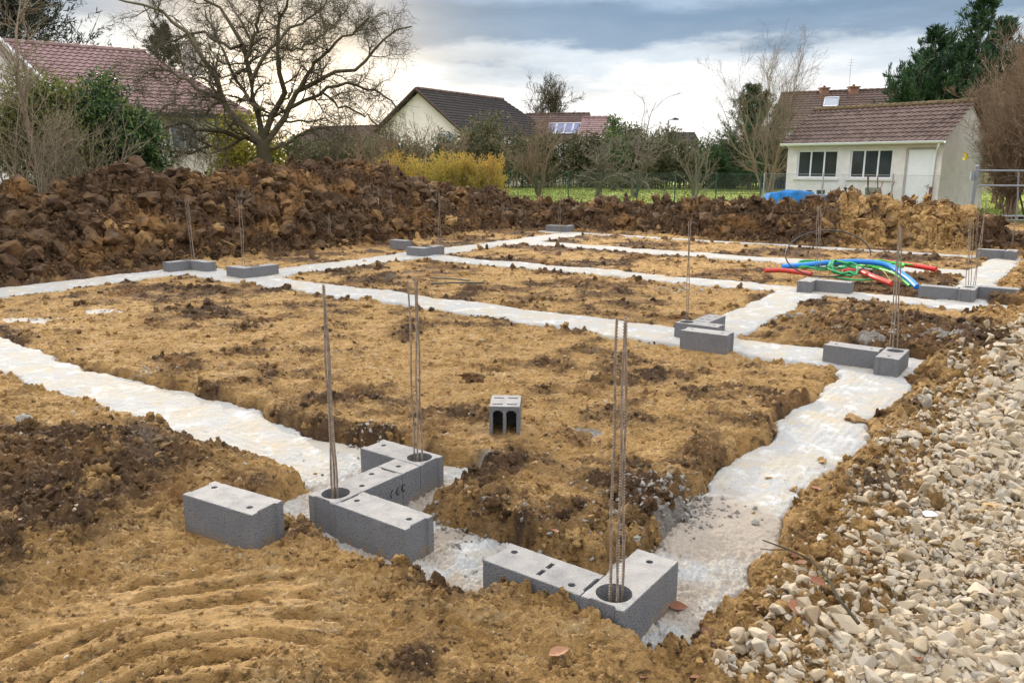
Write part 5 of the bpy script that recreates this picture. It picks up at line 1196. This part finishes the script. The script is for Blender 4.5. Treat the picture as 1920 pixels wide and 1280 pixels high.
def walnut():
    Y = 28.; b = at(497, 330, Y); b.z = .3; e = empty('tree', (b.x, Y, 0), label='large spreading bare walnut tree behind the spoil heap at the left', cat='tree')
    rs = np.random.default_rng(21); S = Skel(); at3 = lambda pts, dy: [at(x, y, Y+dy*k/(len(pts)-1)+rs.normal(0, .12)*(k > 0)) for k, (x, y) in enumerate(pts)]
    tr = resample([at(499, 335, Y), at(496, 300, Y), at(494, 283, Y), at(492, 262, Y)], 8); S.add('trunk', tr[None], np.linspace(.27, .20, 8)[None]*np.array([1.15, 1, 1, 1, 1, 1.05, 1.1, .9])[None], 12, .5)
    limbs = [([(494, 266), (484, 208), (470, 151), (462, 111), (453, 81), (437, 50), (413, 20), (386, -5), (360, -40)], 1.5, .15),
             ([(496, 260), (514, 208), (537, 168), (524, 134), (521, 84), (524, 40), (537, 5), (545, -40)], -1.5, .14),
             ([(500, 268), (537, 218), (554, 175), (588, 155), (640, 130), (680, 124), (707, 87), (735, 62), (772, 50)], 1., .13),
             ([(494, 274), (463, 255), (420, 248), (370, 242), (325, 230), (290, 245)], -2.0, .12),
             ([(490, 266), (447, 228), (416, 188), (400, 134), (370, 94), (339, 50), (302, 20), (252, 8), (208, -5)], -.8, .15),
             ([(420, 190), (370, 165), (319, 134), (279, 128), (250, 152)], -1.5, .08),
             ([(502, 278), (545, 270), (570, 245), (605, 240), (645, 252)], -1, .075),
             ([(554, 178), (590, 118), (620, 84), (650, 72), (690, 35)], -1.2, .085),
             ([(537, 205), (600, 172), (650, 160), (700, 172), (745, 205)], 1.4, .085),
             ([(470, 151), (500, 100), (540, 60), (590, 30), (620, -10)], 2.2, .08),
             ([(453, 85), (430, 90), (380, 60), (330, 75), (290, 95)], 1.8, .07),
             ([(416, 190), (380, 215), (330, 195), (300, 200), (265, 225)], 2.0, .07),
             ([(524, 90), (560, 95), (610, 60), (650, 20)], 1.8, .07), ([(463, 255), (430, 280), (390, 275), (350, 290), (310, 280)], -1.2, .07),
             ([(484, 208), (440, 150), (420, 100), (400, 60), (385, 20)], 2., .08), ([(462, 111), (480, 60), (490, 20), (480, -30)], -1.6, .08), ([(600, 172), (640, 200), (680, 215), (715, 240)], .5, .05)]
    P = np.array([resample(at3(l, dy), 14) for l, dy, r in limbs]); P[:, 1:-1] += rs.normal(size=(len(P), 12, 3))*.05
    Rd = np.array([np.linspace(r*.85, .026, 14) for _, _, r in limbs]); S.add('branches', P, Rd, 7)
    a, ra = grow(P, Rd, 15, 1.8, 1.0, .30, .03, .42, 8, .12, .4, .010, rs); S.add('branches', a, ra, 5)
    b_, rb = grow(a, ra, 11, .9, .95, .33, .02, .55, 6, .15, .4, .006, rs); S.add('branches', b_, rb, 4)
    c, rc = grow(b_, rb, 6, .42, .9, .35, .05, .7, 5, .15, .4, .0045, rs, .6); S.add('branches', c, rc, 3)
    d, rd = grow(a, ra, 8, .42, .9, .35, .05, .5, 5, .15, .4, .0045, rs, .6); S.add('branches', d, rd, 3)
    S.build(e, {'trunk': 'bark_dark', 'branches': 'bark_dark'})
walnut()
def bare(label, px, Y, H, spread=.5, stems=1, lean=0., mat='bark_grey', seed=0, rt=.06, dens=1., twig=.006, up=.08, zb=0., name='tree', cat='tree', group=None, wob=.14, lv=(7, 6, 4), base=None, levels=3):
    rs = np.random.default_rng(seed); p = at(px, 300, Y); e = empty(name, (p.x, Y, zb), label=label, cat=cat, group=group); S = Skel(); P = []
    for k in range(stems):
        d = np.array([lean+rs.normal(0, spread*(.25 if stems > 1 else .05)), rs.normal(0, spread*.2), 1.]); q = np.array([p.x+rs.normal(0, .12)*(stems > 1)*spread, Y+rs.normal(0, .12)*(stems > 1), zb]); pts = [q]; N = 12
        for i in range(1, N): d = d/np.linalg.norm(d)+rs.normal(0, wob*.5, 3)*np.array([1, 1, .2]); d[2] = max(d[2], .5); pts.append(pts[-1]+d/np.linalg.norm(d)*H*rs.uniform(.85, 1.05)*(.92 if stems > 1 else 1)/(N-1))
        P.append(pts)
    P = np.array(P); Rd = np.tile(np.linspace(rt, rt*.18, 12), (stems, 1)); S.add('trunk', P, Rd, 7)
    n1 = max(1, int(lv[0]*dens)); a, ra = grow(P, Rd, n1*2, H*.42*spread*1.5, .75, wob, up, .55, 7, .18, .4, twig*1.4, rs); S.add('branches', a, ra, 4)
    b_, rb = grow(a, ra, max(1, int(lv[1]*dens)), H*.16, .7, wob*1.2, up, .6, 5, .15, .4, twig, rs); S.add('branches', b_, rb, 3)
    if levels > 2: c, rc = grow(b_, rb, max(1, int(lv[2]*dens)), H*.07, .7, wob*1.4, up, .7, 4, .15, .4, twig*.8, rs, .6); S.add('branches', c, rc, 3)
    S.build(e, {'trunk': mat, 'branches': mat}); return e, a, b_
def leafy(label, px, Y, H, W, mat, seed, size=.1, n=9000, asp=.4, zb=0., D=None, name='bush', cat='bush', bark='bark_dark', tint=(0, 1), clump=26, up=.6, zoff=.0, top=None, group=None):
    """bush or tree of leaf-sized faces gathered in clumps on real stems"""
    rs = np.random.default_rng(seed); p = at(px, 300, Y); D = D or W*.8; e = empty(name, (p.x, Y, zb), label=label, cat=cat, group=group); S = Skel()
    k = max(5, int(clump)); u = rs.normal(size=(k, 3)); u /= np.linalg.norm(u, axis=1, keepdims=True); r = rs.uniform(.35, 1, k)**.5
    C = np.stack([p.x+u[:, 0]*W/2*r*.85, Y+u[:, 1]*D/2*r*.85, zb+H*(.52+.46*u[:, 2]*r)], -1)
    st = np.stack([np.linspace([p.x+(c[0]-p.x)*.15, Y+(c[1]-Y)*.15, zb], c, 7) for c in C]); st[:, 1:-1] += rs.normal(size=(k, 5, 3))*.03*H/2
    S.add('trunk', st, np.tile(np.linspace(.035, .008, 7), (k, 1))*max(1, H/3), 5); a, ra = grow(st, np.tile(np.linspace(.02, .008, 7), (k, 1)), 10, min(W, H)*.28, .8, .2, .05, .6, 5, .4, .4, .004, rs); S.add('trunk', a, ra, 3); S.build(e, {'trunk': bark})
    R0 = min(W, H)*.5*(1.5/k**.33); w = rs.integers(0, k, n); q = rs.normal(size=(n, 3)); q /= np.linalg.norm(q, axis=1, keepdims=True); q *= (rs.uniform(.05, 1, n)**.55)[:, None]*R0*rs.uniform(.7, 1.15, k)[w][:, None]
    half = n//3; ai = rs.integers(0, len(a), half); tp = a[ai, rs.integers(2, 5, half)]+rs.normal(size=(half, 3))*.06
    L = np.vstack([C[w[half:]]+q[half:]*np.array([1, 1, .85]), tp]); L = L[L[:, 2] > zb-.05]
    V, F, T = leaves(L, size, asp, 1, size*.3, tint, up, rs); T = np.clip(T+np.repeat((rs.uniform(-.25, .25, k)[w])[:len(L)] if len(w) >= len(L) else np.zeros(len(L)), 4)[:len(T)], 0, 1)
    mk('foliage', V-np.array(e.location), F, MAT[mat], e, False, {'tint': T}); return e
def conifer(label, px, Y, H, W, mat, seed, zb=0., leaders=1, lead=None, n=60, needle=.16, dens=1., spread=.6, name='conifer', up=.16, low=.08):
    rs = np.random.default_rng(seed); p = at(px, 300, Y); e = empty(name, (p.x, Y, zb), label=label, cat='conifer tree'); S = Skel(); LV, LF, LT, nn = [], [], [], 0
    for l in range(leaders):
        f = 1 if l == 0 else rs.uniform(.6, .88); ox = 0 if l == 0 else rs.normal(0, W*.22); oy = 0 if l == 0 else rs.normal(0, W*.15); h = H*f
        if lead: ox, oy, h = lead[l]; f = h/H
        tr = np.stack([np.linspace([p.x, Y, zb], [p.x+ox, Y+oy, zb+h], 10)]); tr[0, :, 0] += ox*.3*np.sin(np.linspace(0, np.pi, 10)); S.add('trunk', tr, np.linspace(.18, .015, 10)[None]*H/8, 7)
        m = int(n*f*dens*(1 if leaders == 1 else .9)); t = np.sort(rs.uniform(low, .985, m)); ph = rs.uniform(0, 6.28, m); L = W/2*(1 if leaders == 1 else .62)*(1.02-t)**.75*rs.uniform(.6, 1.15, m)
        base = tr[0][np.minimum((t*9).astype(int), 8)]; base = base+(tr[0][np.minimum((t*9).astype(int)+1, 9)]-base)*((t*9) % 1)[:, None]
        N = 7; s = np.linspace(0, 1, N); d = np.stack([np.cos(ph), np.sin(ph), np.zeros(m)], -1); B = base[:, None]+d[:, None]*(L[:, None]*s)[:, :, None]; B[:, :, 2] += (L[:, None]*(-.12*np.sin(s*np.pi)+up*3*s**2.0+.25*s))
        S.add('trunk', B, np.tile(np.linspace(.03, .008, N), (m, 1))*H/9, 4)
        a, ra = grow(B, np.full(B.shape[:2], .008), 10, 1., .8, .10, .06, .8, 4, .1, .5, .005, rs); sc = np.repeat(L, 10)[:, None, None]*.38; a = a[:, :1]+(a-a[:, :1])*sc; S.add('trunk', a, ra, 3)
        Q = a.reshape(-1, 3); dirs = np.repeat(a[:, -1]-a[:, 0], 4, 0); dirs /= np.linalg.norm(dirs, axis=1, keepdims=True)+1e-9
        k = 6; Q = np.repeat(Q, k, 0)+rs.normal(size=(len(Q)*k, 3))*needle*.22; dd = np.repeat(dirs, k, 0)+rs.normal(size=Q.shape)*spread; dd /= np.linalg.norm(dd, axis=1, keepdims=True); b = rs.normal(size=Q.shape); b -= (b*dd).sum(1, keepdims=True)*dd; b /= np.linalg.norm(b, axis=1, keepdims=True)
        sz = needle*rs.uniform(.6, 1.3, len(Q))[:, None]; V = np.stack([Q, Q+dd*sz*.5+b*sz*.085, Q+dd*sz, Q+dd*sz*.5-b*sz*.085], 1).reshape(-1, 3); LV.append(V); LF.append(np.arange(len(V)).reshape(-1, 4)+nn); nn += len(V); LT.append(np.repeat(rs.uniform(0, 1, len(Q)), 4))
    S.build(e, {'trunk': 'bark_dark'}); mk('foliage', np.vstack(LV)-np.array(e.location), np.vstack(LF), MAT[mat], e, False, {'tint': np.concatenate(LT)}); return e

def top(px, py, Y): return at(px, py, Y).z
# left
conifer('dark conifer rising over the pink roof at the top left', 66, 50, top(66, -110, 50), 15.0, 'leaf_conifer_dark', 31, n=110, needle=.34, dens=1.3)
conifer('small dark conifer tip showing above the pink roof ridge', 325, 56, top(325, 45, 56), 7.0, 'leaf_conifer_dark', 32, n=80, needle=.26, dens=1.0)
leafy('dark green laurel bush with glossy leaves behind the heap', 200, 23.0, top(195, 142, 23)-.2, 3.2, 'leaf_laurel', 41, .15, 34000, .38, zb=.2, clump=30)
leafy('second dark laurel mass low at the right of the laurel bush', 245, 22.5, top(250, 225, 22.5)-.2, 1.3, 'leaf_laurel', 42, .14, 8000, .38, zb=.2, clump=14)
leafy('olive green bush left of the laurel', 85, 22.0, top(85, 160, 22)-.2, 3.1, 'leaf_olive', 43, .13, 30000, .36, zb=.2, clump=26)
leafy('yellow-green bush behind the walnut trunk', 462, 31, top(460, 222, 31), 3.0, 'leaf_yellow', 44, .16, 9000, .4, clump=24, tint=(0, .45))
leafy('green ivy-like bush low at the right of the walnut trunk', 530, 30.5, top(530, 262, 30.5), 1.6, 'leaf_laurel', 45, .13, 2500, .5, clump=14)
bare('slender pale grey tree standing in front of the pink roof', 98, 19.5, 6.0, .42, 1, -.12, 'twig_tan', 51, .075, 1.1, .005, zb=.4, lv=(12, 6, 4))
bare('thin pale shrub at the extreme left edge', 12, 18.5, 3.6, .6, 7, -.05, 'twig_tan', 52, .02, 1, .0045, zb=.6, name='shrub', cat='shrub', lv=(4, 4, 2), levels=2)
bare('tangle of dry stems before the olive bush', 75, 18.2, 2.6, .9, 12, .05, 'twig_tan', 53, .014, 1, .004, zb=.5, name='shrub', cat='shrub', lv=(4, 4, 2), levels=2)
bare('dry grey stems before the laurel bush', 160, 19.2, 2.6, .9, 12, .0, 'twig_tan', 54, .012, 1, .004, zb=.5, name='shrub', cat='shrub', lv=(4, 4, 2), levels=2)
bare('brown twiggy shrub between the laurel and the walnut', 330, 26, 3.0, .9, 6, 0, 'twig_tan', 55, .022, .8, .0045, name='shrub', cat='shrub', lv=(5, 5, 3))
bare('brown twiggy shrub under the low walnut limb', 400, 27, 2.6, .9, 5, 0, 'twig_tan', 56, .022, .8, .0045, name='shrub', cat='shrub', lv=(5, 5, 3))
# middle
for i, (px, Y, H, W, lab, tn) in enumerate([(752, 30.0, 2.0, 1.7, 'leftmost yellow bush behind the heap, golden with orange tips', (.25, .9)), (800, 31, 2.15, 1.9, 'tall yellow-green bush second from the left of the golden row', (.05, .65)), (846, 31.5, 2.1, 1.5, 'golden yellow bush in the middle of the row', (.15, .75)),
                                         (880, 31.5, 1.95, 1.1, 'narrow golden bush right of the middle of the row', (.25, .85)), (916, 31.2, 2.05, 1.25, 'orange-tipped bush standing apart at the right of the golden row', (.45, 1.))]):
    rs = np.random.default_rng(60+i); p = at(px, 300, Y); e = empty('bush', (p.x, Y, 0), label=lab, cat='bush', group='golden bushes behind the heap'); k = 90; S = Skel()
    b0 = np.stack([p.x+rs.uniform(-.5, .5, k)*W*.75, Y+rs.uniform(-.4, .4, k)*W, np.zeros(k)], -1); tipz = top(px, 292, Y)*rs.uniform(.5, 1.04, k)*(1-.25*np.abs(b0[:, 0]-p.x)/W); tp = b0+np.stack([rs.normal(0, .16, k), rs.normal(0, .16, k), tipz], -1)
    st = b0[:, None]+(tp-b0)[:, None]*np.linspace(0, 1, 8)[None, :, None]; st[:, 1:-1] += rs.normal(size=(k, 6, 3))*.03; S.add('stems', st, np.tile(np.linspace(.012, .004, 8), (k, 1)), 4); a, ra = grow(st, np.full(st.shape[:2], .006), 5, .4, .35, .1, .15, .8, 4, .3, .5, .004, rs); S.add('stems', a, ra, 3); S.build(e, {'stems': 'twig_tan'})
    Q = np.vstack([st.reshape(-1, 3), a.reshape(-1, 3), a[:, 1:].reshape(-1, 3)]); Q = Q[Q[:, 2] > .3]; V, F, T = leaves(Q, .085, .35, 2, .06, tn, 1.2, rs); T = np.clip(T*.6+.45*(V[:, 2]/2.1-.35)+.1, 0, 1); mk('foliage', V-np.array(e.location), F, MAT['leaf_yellow'], e, False, {'tint': T})
def hedge(label, x0, x1, Y0, Y1, H, seed, n, mat='leaf_hedge', size=.2, name='hedge'):
    rs = np.random.default_rng(seed); m = 90; t = rs.uniform(0, 1, m); A = at(x0, 300, Y0); B = at(x1, 300, Y1); C = np.stack([A.x+(B.x-A.x)*t, Y0+(Y1-Y0)*t, np.zeros(m)], -1); C[:, 1] += rs.normal(0, .5, m)
    e = empty(name, (A.x, Y0, 0), label=label, cat='hedge'); S = Skel(); tp = C+np.stack([rs.normal(0, .3, m), rs.normal(0, .3, m), H*rs.uniform(.75, 1.15, m)], -1); st = C[:, None]+(tp-C)[:, None]*np.linspace(0, 1, 6)[None, :, None]
    S.add('stems', st, np.tile(np.linspace(.04, .012, 6), (m, 1)), 4); a, ra = grow(st, np.full(st.shape[:2], .015), 14, 1.0, .8, .2, .08, .8, 5, .15, .4, .008, rs); S.add('stems', a, ra, 3); S.build(e, {'stems': 'twig_brown'})
    w = rs.integers(0, len(a), n); Q = a[w, rs.integers(1, 5, n)]+rs.normal(size=(n, 3))*.25; Q = Q[Q[:, 2] > 0]; V, F, T = leaves(Q, size, .5, 1, .02, (0, 1), .3, rs); mk('foliage', V-np.array(e.location), F, MAT[mat], e, False, {'tint': T})
hedge('dark mixed hedge below the white gabled house', 560, 905, 50, 50, 2.9, 71, 26000)
hedge('brown and dark hedge behind the wire fence under the solar roof', 880, 1160, 63, 64, 3.6, 72, 26000, size=.24)
hedge('dark hedge behind the wire fence under the grey-green trees', 1140, 1500, 64, 60, 3.0, 73, 26000, size=.24)
hedge('brown hedge at the left behind the walnut tree', 540, 720, 44, 46, 2.7, 74, 9000)
bare('bare plum tree before the white gable', 760, 44, 4.0, .9, 5, 0, 'twig_brown', 81, .05, 1.1, .010, lv=(6, 6, 3))
bare('brown bare shrub left of the golden bushes', 690, 42, 3.6, .9, 8, 0, 'twig_brown', 82, .04, 1.1, .009, name='shrub', cat='shrub', lv=(5, 5, 3))
bare('bare shrub at the foot of the white gable', 840, 46, 3.6, .9, 7, 0, 'twig_brown', 83, .04, 1.1, .009, name='shrub', cat='shrub', lv=(5, 5, 3))
leafy('dull green tree hiding the right end of the dark roof', 905, 48, top(905, 215, 48), 3.6, 'leaf_hedge', 84, .2, 7000, .5, name='tree', cat='tree', clump=30)
bare('round-crowned bare tree above the reddish roofs', 1003, 78, top(1003, 155, 78), .62, 3, 0, 'bark_dark', 85, .16, 1.5, .018, lv=(8, 7, 4), up=.10)
bare('multi-stemmed bare shrub fanning up behind the wire fence', 1012, 43, 4.1, .8, 11, 0, 'twig_brown', 86, .035, 1.1, .007, name='shrub', cat='shrub', lv=(5, 5, 3))
bare('spreading bare apple tree left of the grey-green trees', 1120, 46, 3.3, 1.3, 2, .05, 'bark_grey', 87, .12, 1.4, .010, lv=(8, 7, 4), wob=.3, up=.02)
bare('spreading bare apple tree before the green bushes', 1197, 45, 3.4, 1.3, 2, -.05, 'bark_grey', 88, .12, 1.4, .010, lv=(8, 7, 4), wob=.3, up=.02)
leafy('grey-green shrubby tree behind the apple trees', 1205, 61, top(1205, 238, 61), 7.0, 'leaf_hedge', 89, .22, 14000, .5, name='tree', cat='tree', clump=36, tint=(.2, .9))
leafy('slim green bush at the right end of the reddish roofs', 1150, 56, top(1150, 215, 56), 2.2, 'leaf_laurel', 90, .2, 4000, .5, clump=16)
bare('thin bare tree with few branches over the green bushes', 1198, 60, top(1198, 170, 60), .9, 1, .05, 'bark_grey', 91, .10, .7, .012, lv=(6, 4, 3), wob=.22)
bare('small white-stemmed sapling at the fence end', 948, 34, 2.3, .9, 2, .05, 'paint_white' if False else 'twig_tan', 92, .018, .7, .005, lv=(5, 4, 3))
leafy('dark rounded bush at the left of the tall bare tree', 1335, 60, top(1335, 250, 60), 3.3, 'leaf_laurel', 93, .2, 5000, .5, clump=20)
leafy('dull bushy tree between the far house and the bare tree', 1370, 61, top(1370, 262, 61), 3.7, 'leaf_hedge', 94, .2, 6000, .5, clump=20)
conifer('dark cypress-shaped conifer behind the tall bare tree', 1408, 58, top(1408, 162, 58), 6.8, 'leaf_conifer', 95, n=120, needle=.24, dens=1.1)
bare('tall bare tree with pale trunk left of the shed', 1440, 37.5, top(1440, 100, 37.5), .75, 5, .0, 'twig_tan', 96, .05, 1.1, .0045, lv=(9, 8, 5), up=.12)
bare('low bare tree with arching branches in front of the hedge', 1305, 44, 2.6, 1.2, 3, 0, 'bark_grey', 97, .06, 1.1, .008, lv=(7, 6, 3))
# right
conifer('big green conifer with several leaders behind the shed', 1785, 52, top(1785, -2, 52), 12.0, 'leaf_conifer', 101, leaders=8, n=100, needle=.30, dens=.8, spread=.24, low=.2, up=.30, lead=[((x-1785)*1.2/FPX*52, dy, top(x, y, 52)) for x, y, dy in ((1806, -4, 0), (1852, 38, 1), (1752, 55, 1), (1770, 95, -1), (1722, 98, 0), (1700, 140, -1), (1870, 80, -1), (1735, 150, -2))])
for i, (px, Y, H, lab) in enumerate([(1875, 38, 5.4, 'brown bare shrub right behind the shed gable'), (1885, 33, 5.2, 'dense reddish brown shrub right of the shed'), (1912, 30, 5.6, 'tall brown shrub behind the metal gate'), (1945, 28, 6.4, 'brown shrub at the right edge of the photo'), (1905, 28, 3.6, 'low thicket of brown stems behind the gate rails'), (1985, 26, 6., 'brown stems beyond the right edge')]):
    bare(lab, px, Y, H, .42, 14, 0, 'twig_brown', 110+i, .035, 1.3, .0062, name='shrub', cat='shrub', lv=(6, 6, 4), up=.10)
def yellow_leaves():
    for i, (px, py) in enumerate(((1811, 290), (1812, 301), (1918, 334))):
        p = at(px, py, 28.6); V, F, T = leaves(np.array([[0, 0, 0.]]), .22, .8, 2, .03, (.5, .6), 0, np.random.default_rng(i)); o = mk('yellow_leaf', V, F, MAT['leaf_bright'], label=('upper', 'lower', 'rightmost')[i]+' bright yellow leaf hanging on the brown shrubs', cat='leaf'); o.location = p
yellow_leaves()
